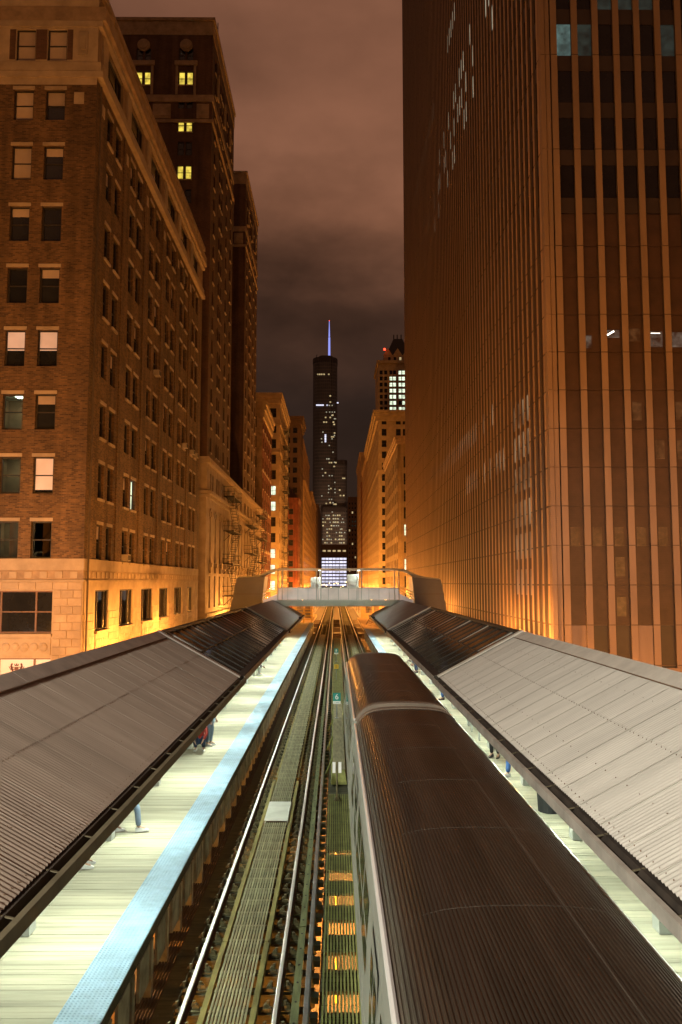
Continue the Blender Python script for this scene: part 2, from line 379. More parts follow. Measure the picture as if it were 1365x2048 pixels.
def winmesh(w, h, D, fr, pane, style, sill=None, head=None):
    key = (round(w, 2), round(h, 2), D, fr.name, pane.name, style, sill.name if sill else '', head.name if head else '')
    if key in WC: return WC[key]
    T = min(.09, D * .6); f = MB(); t = min(.07, w * .09)
    f.box(0, t, D - T, D, 0, h); f.box(w - t, w, D - T, D, 0, h); f.box(t, w - t, D - T, D, 0, t); f.box(t, w - t, D - T, D, h - t, h)
    if 'h' in style: f.box(t, w - t, D - T * .83, D - T * .05, h * .5 - t * .4, h * .5 + t * .4)
    if 'v' in style: f.box(w / 2 - t * .45, w / 2 + t * .45, D - T * .88, D - T * .05, t, h - t)
    if '3' in style:
        for q in (1 / 4, 3 / 4): f.box(w * q - t * .6, w * q + t * .6, D - T * .94, D - T * .04, t, h - t)
    p = MB()
    p.quad((t * .5, D - T * .33, t * .5), (w - t * .5, D - T * .33, t * .5), (w - t * .5, D - T * .33, h - t * .5), (t * .5, D - T * .33, h - t * .5))
    sl = None
    if sill or head:
        sl = []
        if sill: b = MB(); b.box(-.06, w + .06, -.09, max(D - .1, .01), -.13, -.004); sl.append(('sill', b.mesh('sill', sill)))
        if head: b = MB(); b.box(-.06, w + .06, -.045, .0, h + .004, h + .17); sl.append(('lintel', b.mesh('lintel', head)))
    WC[key] = (f.mesh('window', fr), p.mesh('pane', pane), sl, t)
    return WC[key]
def window(parent, origin, rotz, u0, u1, z0, z1, D=.22, fr=None, pane=None, style='h', sill=None, head=None, blind=None, full=True):
    """window part with pane, sill, lintel and blind as its sub-parts"""
    fr = fr or M['frame']; pane = pane or M['glassw']
    c, s = math.cos(rotz), math.sin(rotz)
    loc = (origin[0] + c * u0, origin[1] + s * u0, z0)
    w, h = u1 - u0, z1 - z0
    fm, pm, sl, t = winmesh(w, h, D, fr, pane, style, sill, head)
    if not full:                   # far: frame and pane are one mesh
        key = (fm.name, pm.name)
        if key not in WC:
            mb = MB(); mb.add([tuple(v.co) for v in fm.vertices], [tuple(p.vertices) for p in fm.polygons]); mb.cur = 1
            mb.add([tuple(v.co) for v in pm.vertices], [tuple(p.vertices) for p in pm.polygons])
            if sill: mb.cur = 2; mb.box(-.06, w + .06, -.09, max(D - .1, .01), -.14, -.004)
            WC[key] = mb.mesh('window', fr, pane, sill or fr)
        return putw('window', WC[key], parent, loc, rotz)
    wo_ = putw('window', fm, parent, loc, rotz)
    put('pane', pm, wo_)
    for n, me in sl or []: put(n, me, wo_)
    if blind:
        frac, bm_ = blind
        key = ('blind', round(w, 2), round(h, 2), frac, bm_.name)
        if key not in WC:
            b = MB(); b.box(t * 1.02, w - t * 1.02, D - .05, D - .032, h - t - frac * (h - 2 * t), h - t * 1.01); WC[key] = b.mesh('blind', bm_)
        put('blind', WC[key], wo_)
    return wo_

def room(win, w, h, D, cool, seed, depth=3.2):
    rg = random.Random(seed)
    q = MB(); a, c = -1.1, w + 1.1; z0, z1 = -.75, h + .45; y0, y1 = D + .01, D + depth
    q.quad((a, y1, z0), (c, y1, z0), (c, y1, z1), (a, y1, z1)); q.quad((a, y0, z0), (a, y1, z0), (a, y1, z1), (a, y0, z1)); q.quad((c, y0, z0), (c, y0, z1), (c, y1, z1), (c, y1, z0)); q.quad((a, y0, z0), (c, y0, z0), (c, y1, z0), (a, y1, z0))
    q.cur = 1; q.quad((a, y0, z1), (c, y0, z1), (c, y1, z1), (a, y1, z1))
    q.cur = 0
    for k in range(3): x = rg.uniform(0, w); q.box(x, x + rg.uniform(.3, .8), y1 - .5, y1 - .02, z0, z0 + rg.uniform(.7, 1.7))
    put("room", q.mesh("room", M['roomwall'], M['roomceil']), win)
    q = MB()
    if cool: x = rg.uniform(.1, .6) * w; q.box(x - .5, x + .12, y1 - 1.5, y1 - .9, z1 - .09, z1 - .03)
    else:
        for k in range(2): x = w * rg.uniform(.05, .75); q.sphere((x, D + rg.uniform(.5, 1.4), h * rg.uniform(.12, .45)), .11, 8)
    put("room_lamp", q.mesh("room_lamp", M['lampcool' if cool else 'lampwarm']), win)
    if not cool:
        q = MB()
        for k in range(6): q.tube((.02 + k * .085, D + .1, .05), (.02 + k * .085, D + .1, h - .05), .045, 6)
        put("curtain", q.mesh("curtain", M['curtain']), win)
# ================================================================== SETTING: ground
g = MB(); g.box(-700, 700, -200, 2600, -.5, 0); tag(g.build("road", M['asphalt']), kind='structure', label="sodium lit asphalt street under the elevated tracks")
for x0, x1 in ((-12, -8.7), (8.7, 12.5)):
    g = MB(); g.box(x0, x1, 38 if x0 < 0 else 46, 660, 0.004, .14); tag(g.build("pavement", M['walk']), kind='structure')
g = MB()
for y in range(2, 130, 6): g.box(-.08, .08, y, y + 3, .004, .008)
tag(g.build("lane_marking", M['signyellow']), kind='stuff', label="dashed yellow centre line on the street below")

# ================================================================== BUILDINGS
def box_body(parent, m, x0, x1, y0, y1, z1, skip=(), z0=0):
    """plain back walls and roof of a block"""
    mb = MB()
    if 'x1' not in skip: mb.quad((x1, y0, z0), (x1, y1, z0), (x1, y1, z1), (x1, y0, z1))
    if 'x0' not in skip: mb.quad((x0, y0, z0), (x0, y0, z1), (x0, y1, z1), (x0, y1, z0))
    if 'y0' not in skip: mb.quad((x0, y0, z0), (x1, y0, z0), (x1, y0, z1), (x0, y0, z1))
    mb.quad((x0, y1, z0), (x0, y1, z1), (x1, y1, z1), (x1, y1, z0))
    a = mb.build("rear_wall", m, parent)
    r_ = MB(); r_.quad((x0, y0, z1 - .3), (x1, y0, z1 - .3), (x1, y1, z1 - .3), (x0, y1, z1 - .3)); r_.build("roof", M['joint'], parent)
    return a

# ---- brick office building at the left
def brick_office():
    X, Y0, Y1, Z1 = -12., 38., 69.6, 43.
    b = root("brick_building", "tan brick office building with limestone base and bands at the near left corner", "building", (-18, 50, 0))
    rows = [(14.17, 15.94), (17.27, 19.05), (20.38, 22.12), (23.5, 25.3), (26.65, 28.45), (29.79, 31.57), (32.95, 34.7), (36.05, 37.64)]
    # front
    W_ = 24.; ox = X - W_
    o = (ox, Y0, 0)
    cols = []
    for k in range(4):
        c0 = -16.12 - 5.4 * k; cols += [(c0, c0 + .98), (c0 + 1.58, c0 + 2.56)]
    opens = [(a - ox, c - ox, z0, z1) for a, c in cols for z0, z1 in rows]
    top = (39.19, 40.88)
    opens += [(a - ox, c - ox, *top) for a, c in cols]
    base = []
    for k in range(4):
        a = -16.75 - 5.4 * k; base += [(a - ox, a + 3.33 - ox, 10.63, 12.64), (a - ox, a + 3.33 - ox, 6.9, 9.47)]
    facade(b, "brick_wall", M['brick'], o, 0, W_, 14.13, 37.91, [q for q in opens if q[2] < 37.9])
    facade(b, "upper_stone_wall", M['lime'], o, 0, W_, 37.91, Z1, [q for q in opens if q[2] > 38])
    facade(b, "stone_base_wall", M['lime'], o, 0, W_, 0, 14.13, base, .3)
    # blinds and lights as in the photograph, bottom row first: (left, right)
    look = {0: ('g', 'g'), 1: ('g', 'B'), 2: ('g', 'd'), 3: ('H', 'H'), 4: ('d', 'd'), 5: ('d', 'd'), 6: ('b', 'd'), 7: ('b', 'h')}
    for k in range(2):
        for i, (z0, z1) in enumerate(rows):
            for j in range(2):
                a, c = cols[2 * k + j]; L = look[i][j]
                bl = {'g': None, 'd': (.25, M['blind']) if (i + j) % 2 else None, 'B': (.92, M['blindlit']), 'H': (.55, M['blindlit']), 'b': (.97, M['blind']), 'h': (.5, M['blind'])}[L]
                w_ = window(b, o, 0, a - ox, c - ox, z0, z1, .22, M['frame'], M['clear'] if L == 'g' else M['glassw'], 'h', None, M['lime'], bl)
                if L == 'g': room(w_, c - a, z1 - z0, .22, True, i * 5 + j + k)
        for j in range(2):
            a, c = cols[2 * k + j]; window(b, o, 0, a - ox, c - ox, *top, .22, M['frame'], M['glassw'], 'h', None, None, (.97, M['blind']))
        for u0, u1, z0, z1 in base[2 * k:2 * k + 2]:
            lit = z0 < 8
            window(b, o, 0, u0, u1, z0, z1, .3, M['framew'], M['blindlit'] if lit else M['glassw'], '3h' if not lit else '3')
    # dark brick flank panels beside the top windows
    for k in range(2):
        q = MB(); c0 = -16.12 - 5.4 * k
        q.box(c0 - .32, c0 - .02, Y0 - .006, Y0 + .05, 39.24, 40.84); q.box(c0 + 1.0, c0 + 1.56, Y0 - .006, Y0 + .05, 39.24, 40.84); q.box(c0 + 2.58, c0 + 2.86, Y0 - .006, Y0 + .05, 39.24, 40.84)
        q.build("brick_panel", M['brickdark'], b)
        q = MB(); q.box(c0 + 3.0, c0 + 3.5, Y0 - .03, Y0, 36.9, 37.5); q.build("stone_square", M['lime'], b)
        q = MB(); q.box(c0 + 3.15, c0 + 3.62, Y0 - .05, Y0, 39.5, 40.7); q.build("carved_panel", M['lime'], b)
        q = MB(); q.prism([(c0 + 3.25, 39.75), (c0 + 3.52, 39.75), (c0 + 3.52, 40.4), (c0 + 3.385, 40.6), (c0 + 3.25, 40.4)], Y0 - .08, Y0 - .05); q.build("carved_shield", M['lime'], b)
    # street face
    Ls = Y1 - Y0; o2 = (X, Y0, 0); S9 = PI / 2
    y_pairs = [((39.95, 40.9), (41.6, 42.55)), ((44.7, 45.7), (46.35, 47.4)), ((49.65, 50.65), (51.4, 52.5)), ((54.7, 55.7), (56.5, 57.6)), ((59.65, 60.65), (61.4, 62.5)), ((64.7, 65.7), (66.4, 67.4))]
    so = [(a - Y0, c - Y0, z0, z1) for pr in y_pairs for a, c in pr for z0, z1 in rows]
    tops = [(p[0][0] - .15 - Y0, p[1][1] + .15 - Y0, 39.2, 40.9) for p in y_pairs]
    bw = [(40.0, 42.3), (44.5, 47.35), (49.45, 52.4), (54.5, 57.35), (59.5, 62.5), (64.7, 67.0)]
    bo = [(a - Y0, c - Y0, 10.62, 12.64) for a, c in bw] + [(a - Y0, c - Y0, 4.0, 9.3) for a, c in bw]
    facade(b, "brick_wall", M['brick'], o2, S9, Ls, 14.13, 38.2, so)
    facade(b, "upper_stone_wall", M['terra'], o2, S9, Ls, 38.2, Z1, tops)
    facade(b, "stone_base_wall", M['lime'], o2, S9, Ls, 0, 14.13, bo, .35)
    n = 0
    for pi, pr in enumerate(y_pairs):
        for wi, (a, c) in enumerate(pr):
            for ri, (z0, z1) in enumerate(rows):
                pane = M['white'] if (pi, wi, ri) == (1, 1, 1) else M['glassw']
                bl = (.4, M['blind']) if (pi * 7 + wi * 3 + ri * 5) % 6 == 0 and pane is M['glassw'] else None
                window(b, o2, S9, a - Y0, c - Y0, z0, z1, .22, M['frame'], pane, 'h', M['lime'] if (ri + pi) % 3 else None, M['lime'], bl)
    for q in tops: window(b, o2, S9, *q, .22, M['frame'], M['glassw'], '3')
    for i, q in enumerate(bo[:6]):
        w_ = window(b, o2, S9, *q, .16, M['frame'], M['clear'], '3')
        room(w_, q[1] - q[0], q[3] - q[2], .37, False, 40 + i, 2.6)
    for q in bo[6:]: window(b, o2, S9, *q, .35, M['framew'], M['roomwarm'], '3')
    # belts: boxes wrapped round the corner
    def belt(z0, z1, pf, ps, m, nm="stone_band"):
        q = MB(); q.box(ox, X + ps, Y0 - pf, Y0, z0, z1); q.box(X, X + ps, Y0, Y1, z0, z1); q.build(nm, m, b)
    belt(13.62, 14.16, .05, .05, M['lime']); belt(13.18, 13.60, .025, .025, M['terra']); belt(13.06, 13.16, .07, .07, M['lime'])
    belt(38.3, 38.62, .05, .28, M['lime']); belt(38.64, 39.12, .03, .18, M['lime'])
    belt(40.98, 41.3, .05, .22, M['lime']); belt(41.32, 42.05, .03, .38, M['terra']); belt(42.75, 43.1, .10, .22, M['terra'], "parapet")
    # frieze squares and fluting on the band above the base
    q = MB()
    for k in range(14): q.box(X - .6 - .72 * k, X - .25 - .72 * k, Y0 - .06, Y0 - .027, 13.24, 13.54)
    for k in range(40): q.box(X + .027, X + .06, Y0 + .5 + .76 * k, Y0 + .85 + .76 * k, 13.24, 13.54)
    q.build("frieze_ornament", M['lime'], b, kind='stuff')
    # squares between the bays at the eighth storey, and piers of the top storey
    for pr in y_pairs:
        q = MB(); yy = pr[0][0] - 1.0; q.box(X, X + .03, yy, yy + .45, 36.9, 37.5); q.build("stone_square", M['lime'], b)
        q = MB(); q.box(X, X + .12, pr[0][0] - 1.3, pr[0][0] - .5, 39.13, 40.97); q.build("stone_pier", M['lime'], b)
    # pilaster strips of raised brick down the street face
    for pr in y_pairs[1:]:
        q = MB(); yy = pr[0][0] - 1.55; q.box(X, X + .05, yy, yy + .3, 14.2, 38.15); q.build("brick_pilaster", M['brick'], b)
    q = MB(); q.tube((X + .12, Y0 + .35, 8), (X + .12, Y0 + .35, 38), .05, 8); q.build("downpipe", M['steel'], b)
    # limestone blocks of the base, one object each
    bm_ = {}
    def block(w, h, d=.05):
        k = (round(w, 2), round(h, 2), d)
        if k not in bm_:
            q = MB(); e = .012
            q.add([(0, 0, 0), (w, 0, 0), (w, 0, h), (0, 0, h), (e, -d, e), (w - e, -d, e), (w - e, -d, h - e), (e, -d, h - e)], [(4, 5, 6, 7), (0, 1, 5, 4), (1, 2, 6, 5), (2, 3, 7, 6), (3, 0, 4, 7)])
            bm_[k] = q.mesh('stone_block', M['limeblock'])
        return bm_[k]
    cnt = 0
    hh = .382
    for r_ in range(15):
        z = 7.33 + r_ * hh
        if z + hh > 13.06: break
        # front pier beside the corner, two or three blocks wide
        w0, w1 = -13.36, -12.02
        cuts = [w0, w0 + (.45 if r_ % 2 else .67), w1] if r_ % 2 == 0 else [w0, w0 + .36, w0 + .93, w1]
        for a, c in zip(cuts, cuts[1:]):
            putw('stone_block', block(c - a - .022, hh - .022, .03), b, (a + .011, Y0 - .002, z + .011)); cnt += 1
        if z > 12.66 or z < 10.2 and z > 9.5:
            xx = -16.6
            while xx < -13.6: putw('stone_block', block(.78, hh - .022, .03), b, (xx, Y0 - .002, z + .011)); xx += .8; cnt += 1
        piers = [(38.1, 39.85)] + [(p[1] + .12, q_[0] - .12) for p, q_ in zip(bw, bw[1:])] + [(67.1, 69.5)]
        for a, c in piers:
            nb = 3 if a < 39 else 3
            w = (c - a) / nb; cs = [a + w * i for i in range(nb + 1)] if r_ % 2 == 0 else [a, a + w * .55, a + w * 1.55, a + w * 2.5, c]
            for p, q_ in zip(cs, cs[1:]):
                if cnt >= 296: break
                putw('stone_block', block(q_ - p - .022, hh - .022, .03), b, (X + .002, p + .011, z + .011), S9); cnt += 1
    # carved panels under the base windows
    for a, c in bw:
        q = MB(); q.box(X, X + .04, a + .1, c - .1, 9.55, 10.45); q.box(X, X + .16, a - .08, c + .08, 10.48, 10.61)
        for k in range(5):
            y = a + .35 + k * (c - a - .7) / 4; q.sphere((X + .05, y, 10.0), .24, 8, .25, 1, 1)
        q.build("carved_panel", M['lime'], b)
    q = MB(); q.box(-16.7, -13.45, Y0 - .04, Y0, 9.6, 10.4); q.box(-16.75, -13.4, Y0 - .10, Y0, 10.48, 10.61)
    for k in range(7): q.sphere((-16.4 + k * .44, Y0 - .05, 10.0), .21, 10, 1, .3, 1)
    q.build("carved_panel", M['lime'], b)
    # coat of arms printed on the lit blind of the lowest window
    cx, cz = -15.1, 8.95
    def flat(poly, m, dy): 
        q = MB(); q.prism(poly, Y0 + .3 - .05 - dy, Y0 + .3 - .045); return q, m
    q = MB(); q.prism([(cx - .10, cz + .1), (cx + .10, cz + .1), (cx + .10, cz - .05), (cx, cz - .16), (cx - .10, cz - .05)], Y0 + .25, Y0 + .262); 
    q.prism([(cx - .09, cz + .14), (cx + .09, cz + .14), (cx + .12, cz + .26), (cx + .05, cz + .19), (cx, cz + .28), (cx - .05, cz + .19), (cx - .12, cz + .26)], Y0 + .25, Y0 + .262)
    for s_ in (-1, 1):      # two rearing supporters
        for p0, p1, w in (((.16, -.14), (.26, .16), .09), ((.26, .16), (.2, .26), .08), ((.24, .1), (.12, .08), .04), ((.25, .02), (.12, -.02), .04), ((.17, -.12), (.3, -.18), .05), ((.26, -.05), (.36, .12), .03)):
            a = Vector((cx + s_ * p0[0], cz + p0[1])); c = Vector((cx + s_ * p1[0], cz + p1[1])); d = (c - a).normalized(); nn = Vector((-d.y, d.x)) * w / 2
            q.prism([tuple(a - nn), tuple(c - nn), tuple(c + nn), tuple(a + nn)], Y0 + .252, Y0 + .262)
    q.box(cx - .3, cx + .3, Y0 + .252, Y0 + .262, cz - .27, cz - .22)
    q.build("coat_of_arms", M['crest'], b)
    box_body(b, M['brick'], ox, X, Y0, Y1, Z1, ('x1', 'y0'))
    return b
brick_office()
for i, (y, z, lab) in enumerate(((45.2, 14.2, "pale window air conditioner just above the limestone base of the brick building"), (62.0, 23.5, "window air conditioner on the fourth brick storey, nearest of the three together"),
                                 (65.2, 23.5, "window air conditioner in the last bay, middle of the three together"), (66.9, 23.5, "window air conditioner at the far edge of the brick building, last of three"),
                                 (52.0, 26.65, "lone window air conditioner on the fifth brick storey in the third bay"))):
    r_ = root("air_conditioner", lab, "air conditioner", (-12, y, z), "window air conditioners")
    q = MB(); q.box(-12.15, -11.68, y - .29, y + .29, z + .02, z + .40); q.build("casing", M['acunit'], r_)
    q = MB()
    for k in range(2): q.box(-11.678, -11.66, y - .25 + k * .27, y - .03 + k * .27, z + .07, z + .35)
    q.build("grille", M['frame'], r_)

# ---- hotel with stone podium and dark brick wings
def hotel():
    X, Y0, Y1 = -12., 73.5, 128.
    b = root("hotel_building", "dark brick high rise with stone podium and two street wings behind the tan brick building", "building", (-20, 100, 0))
    S9 = PI / 2
    # podium
    pods = []
    for k in range(13): 
        y = 75.5 + k * 4.0
        for d in (0, 1.3): pods.append((y + d - Y0, y + d + .8 - Y0, 21.75, 23.4))
    nich = [(75.6 + k * 3.2 - Y0, 76.5 + k * 3.2 - Y0, 14.9, 19.3) for k in range(16)] + [(75.6 + k * 3.2 - Y0, 76.5 + k * 3.2 - Y0, 10.6, 13.6) for k in range(16)]
    facade(b, "stone_podium_wall", M['lime'], (X, Y0, 0), S9, Y1 - Y0, 0, 24.4, pods + nich, .25)
    for q in pods: window(b, (X, Y0, 0), S9, *q, .25, M['frame'], M['glassw'], 'h', full=False)
    for i, q in enumerate(nich): window(b, (X, Y0, 0), S9, *q, .25, M['frame'], M['glassw'] if i != 6 else M['farwin'], 'h', full=False)
    q = MB(); q.quad((-30, Y0, 0), (X, Y0, 0), (X, Y0, 24.4), (-30, Y0, 24.4)); q.build("stone_podium_end", M['lime'], b)
    # arch heads and keystones over the niches
    for k in range(16):
        y = 76.05 + k * 3.2; q = MB()
        for i in range(7):
            a0 = PI * i / 7; a1 = PI * (i + 1) / 7
            q.prism([(y - .5 * math.cos(a0), 19.3 + .5 * math.sin(a0)), (y - .72 * math.cos(a0), 19.3 + .72 * math.sin(a0)), (y - .72 * math.cos(a1), 19.3 + .72 * math.sin(a1)), (y - .5 * math.cos(a1), 19.3 + .5 * math.sin(a1))], X, X + .09, 'x')
        q.box(X, X + .3, y - .55, y + .55, 14.45, 14.85); q.box(X, X + .18, y - .4, y + .4, 13.9, 14.44)
        q.build("arch_surround", M['lime'], b)
    for z0, z1, p in ((20.9, 21.2, .25), (21.22, 21.5, .5), (24.1, 24.42, .35), (24.45, 24.7, .2), (9.9, 10.15, .25), (8.4, 8.6, .2)):
        q = MB(); q.box(-30, X + p, Y0 - p, Y0, z0, z1); q.box(X, X + p, Y0, Y1, z0, z1); q.build("stone_cornice", M['lime'], b)
    # rusticated courses: recessed joints are real grooves between proud courses
    for k in range(9):
        z = 10.2 + k * 1.15; q = MB(); q.box(-30, X - .002, Y0 - .04, Y0 - .002, z, z + 1.1); q.build("stone_course", M['lime'], b)
    # wings
    rows = [25.4 + 2.385 * k for k in range(17)]
    for wi, (a, c, zt) in enumerate(((Y0, 89.6, 67.9), (102.1, 117.9, 67.6))):
        ins = .02
        sc = [a + 1.6, a + 5.2, a + 6.5, a + 10.2, a + 13.6]
        so = [(y - a, y - a + .85, z, z + 1.45) for y in sc for z in rows if z < 65.5]
        facade(b, "brick_wing_wall", M['brickdark'], (X - ins, a + ins, 0), S9, c - a - 2 * ins, 24.7, zt, so, .18)
        for q in so: window(b, (X - ins, a + ins, 0), S9, *q, .18, M['frame'], M['glassw'], 'h', M['lime'], full=False)
        fc = [(-15.3, -14.68), (-14.52, -13.9)] + [(-19.45, -18.83), (-18.65, -18.03)] + [(-23.5, -22.9), (-22.7, -22.1)]
        ox = -26.
        fo = [(p - ox, q - ox, z, z + 1.38) for p, q in fc for z in rows]
        facade(b, "brick_wing_front", M['brickdark'], (ox, a + ins, 0), 0, X - ins - ox, 24.7, zt, fo, .18)
        for j, q in enumerate(fo):
            ci, ri = j // len(rows), j % len(rows)
            lit = wi == 0 and (ri, ci) in {(15, 0), (15, 1), (15, 2), (15, 3), (13, 0), (13, 1), (11, 0), (11, 1), (9, 0), (9, 1)}
            window(b, (ox, a + ins, 0), 0, *q, .18, M['frame'], M['yellow'] if lit else M['glassw'], 'h', M['lime'] if ri % 2 else None, full=(wi == 0 and ri > 8 and ci < 4))
        q = MB(); q.quad((ox, c, 24.5), (ox, c, zt), (X - ins, c, zt), (X - ins, c, 24.5)); q.quad((ox, a, 24.5), (ox, a, zt), (ox, c, zt), (ox, c, 24.5)); q.build("brick_wing_back", M['brickdark'], b)
        q = MB(); q.quad((ox, a, zt - .2), (X - ins, a, zt - .2), (X - ins, c, zt - .2), (ox, c, zt - .2)); q.build("roof", M['joint'], b)
        for z0, z1, p, m in ((zt - 1.6, zt - .2, .06, 'terra'), (zt - .18, zt + .12, .2, 'terra'), (59.4, 60.1, .12, 'terra'), (57.3, 57.6, .16, 'terra')):
            q = MB(); q.box(ox, X - ins + p, a + ins - p, a + ins, z0, z1); q.box(X - ins, X - ins + p, a + ins, c - ins, z0, z1); q.build("stone_band", M[m], b)
        # carved panels, stone window surrounds and roundels
        for p, r_ in ((-17.75, -16.0), (-13.5, -12.3)):
            q = MB(); q.box(p, r_, a - .06, a + ins, 57.75, 59.2); q.box(p + .2, r_ - .2, a - .12, a - .06, 57.95, 59.0); q.build("carved_panel", M['terra'], b)
        for cx in (-14.6, -18.75):
            q = MB(); q.box(cx - 1.0, cx - .76, a - .09, a + ins, 60.15, 63.1); q.box(cx + .76, cx + 1.0, a - .09, a + ins, 60.15, 63.1); q.box(cx - 1.1, cx + 1.1, a - .14, a + ins, 63.15, 63.6); q.build("stone_surround", M['terra'], b)
            q = MB(); q.tube((cx, a - .12, 65.2), (cx, a + .02, 65.2), .62, 16); q.tube((cx, a - .2, 65.2), (cx, a - .11, 65.2), .4, 12); q.build("roundel", M['terra'], b)
        for k, y in enumerate((a + 3.2, a + 8.2, a + 12.4)):
            q = MB(); q.box(X, X + .14, y - .5, y + .5, 61.6, 63.6); q.prism([(y - .55, 63.6), (y + .55, 63.6), (y, 64.4)], X, X + .16, 'x'); q.build("stone_surround", M['terra'], b)
    q = MB(); q.box(-40, -26.01, Y0 + .5, Y1, 24.5, 68); q.build("rear_block", M['brickdark'], b)
    q = MB(); q.quad((-30, Y0, 24.4), (X, Y0, 24.4), (X, Y1, 24.4), (-30, Y1, 24.4)); q.build("podium_roof", M['joint'], b)
    q = MB(); q.quad((-30, Y1, 0), (-30, Y1, 24.4), (X, Y1, 24.4), (X, Y1, 0)); q.build("rear_wall", M['lime'], b)
    for y, z in ((79.5, 73.0), (87, 71.5)):
        q = MB(); q.tube((-12.5, y, 67.9), (-12.5, y, z - 1), .05, 6); q.build("roof_mast", M['iron'], b)
    q = MB(); q.box(-20.5, -19.6, 78, 79, 67.7, 68.6); q.sphere((-20.0, 78.4, 68.8), .35, 8); q.build("roof_vent", M['iron'], b)
hotel()

# ---- fire escapes
def fire_escape(label, X, y0, y1, zs, depth=1.15, low=None, grp="fire escapes on the left facades"):
    r_ = root("fire_escape", label, "fire escape", (X, (y0 + y1) / 2, zs[-1]), grp)
    for i, z in enumerate(zs):
        q = MB()
        for k in range(int((y1 - y0) / .22)): q.bar((X + .05, y0 + .1 + k * .22, z), (X + depth, y0 + .1 + k * .22, z), .05, .03)
        q.bar((X + .05, y0, z - .03), (X + depth, y0, z - .03), .06, .1); q.bar((X + .05, y1, z - .03), (X + depth, y1, z - .03), .06, .1); q.bar((X + depth, y0, z - .03), (X + depth, y1, z - .03), .06, .1)
        q.bar((X + .05, y0 + .4, z - 1.1), (X + depth, y0 + .4, z - .05), .05, .05); q.bar((X + .05, y1 - .4, z - 1.1), (X + depth, y1 - .4, z - .05), .05, .05)
        q.build("landing", M['iron'], r_)
        q = MB()
        for zz in (.5, 1.0):
            q.tube((X + depth, y0, z + zz), (X + depth, y1, z + zz), .022, 5); q.tube((X, y0, z + zz), (X + depth, y0, z + zz), .022, 5); q.tube((X, y1, z + zz), (X + depth, y1, z + zz), .022, 5)
        n = max(3, int((y1 - y0) / .9))
        for k in range(n + 1): q.tube((X + depth, y0 + (y1 - y0) * k / n, z), (X + depth, y0 + (y1 - y0) * k / n, z + 1.0), .02, 5)
        q.build("railing", M['iron'], r_)
        if i + 1 < len(zs):
            z2 = zs[i + 1]; a, c = (y0 + .5, y1 - .5) if i % 2 == 0 else (y1 - .5, y0 + .5)
            q = MB()
            for xx in (X + .42, X + depth - .08): q.bar((xx, a, z), (xx, c, z2), .035, .2); q.tube((xx, a, z + .85), (xx, c, z2 + .85), .02, 5)
            for k in range(4): t = k / 3; q.tube((X + depth - .08, a + (c - a) * t, z + (z2 - z) * t), (X + depth - .08, a + (c - a) * t, z + (z2 - z) * t + .85), .018, 5)
            q.build("stair_stringer", M['iron'], r_)
            for k in range(1, 13):
                t = k / 13
                key = ('tread', depth)
                if key not in WC:
                    tb = MB(); tb.box(X + .44 - X, depth - .1, -.12, .12, -.02, .02); WC[key] = tb.mesh('tread', M['iron'])
                putw('tread', WC[key], r_, (X, a + (c - a) * t, z + (z2 - z) * t))
    return r_
fire_escape("black iron fire escape zigzagging down the stone podium nearest the tan brick building", -12, 84.5, 91.5, [22.2, 18.5, 15.0, 11.6, 8.5])
fire_escape("black iron fire escape on the middle of the stone podium with three landings", -12, 104, 112, [20.5, 16.8, 13.2, 9.8])
fire_escape("black iron fire escape at the far end of the stone podium beside red brick", -12, 118.5, 126, [23, 19.5, 16, 12.5, 9.2])

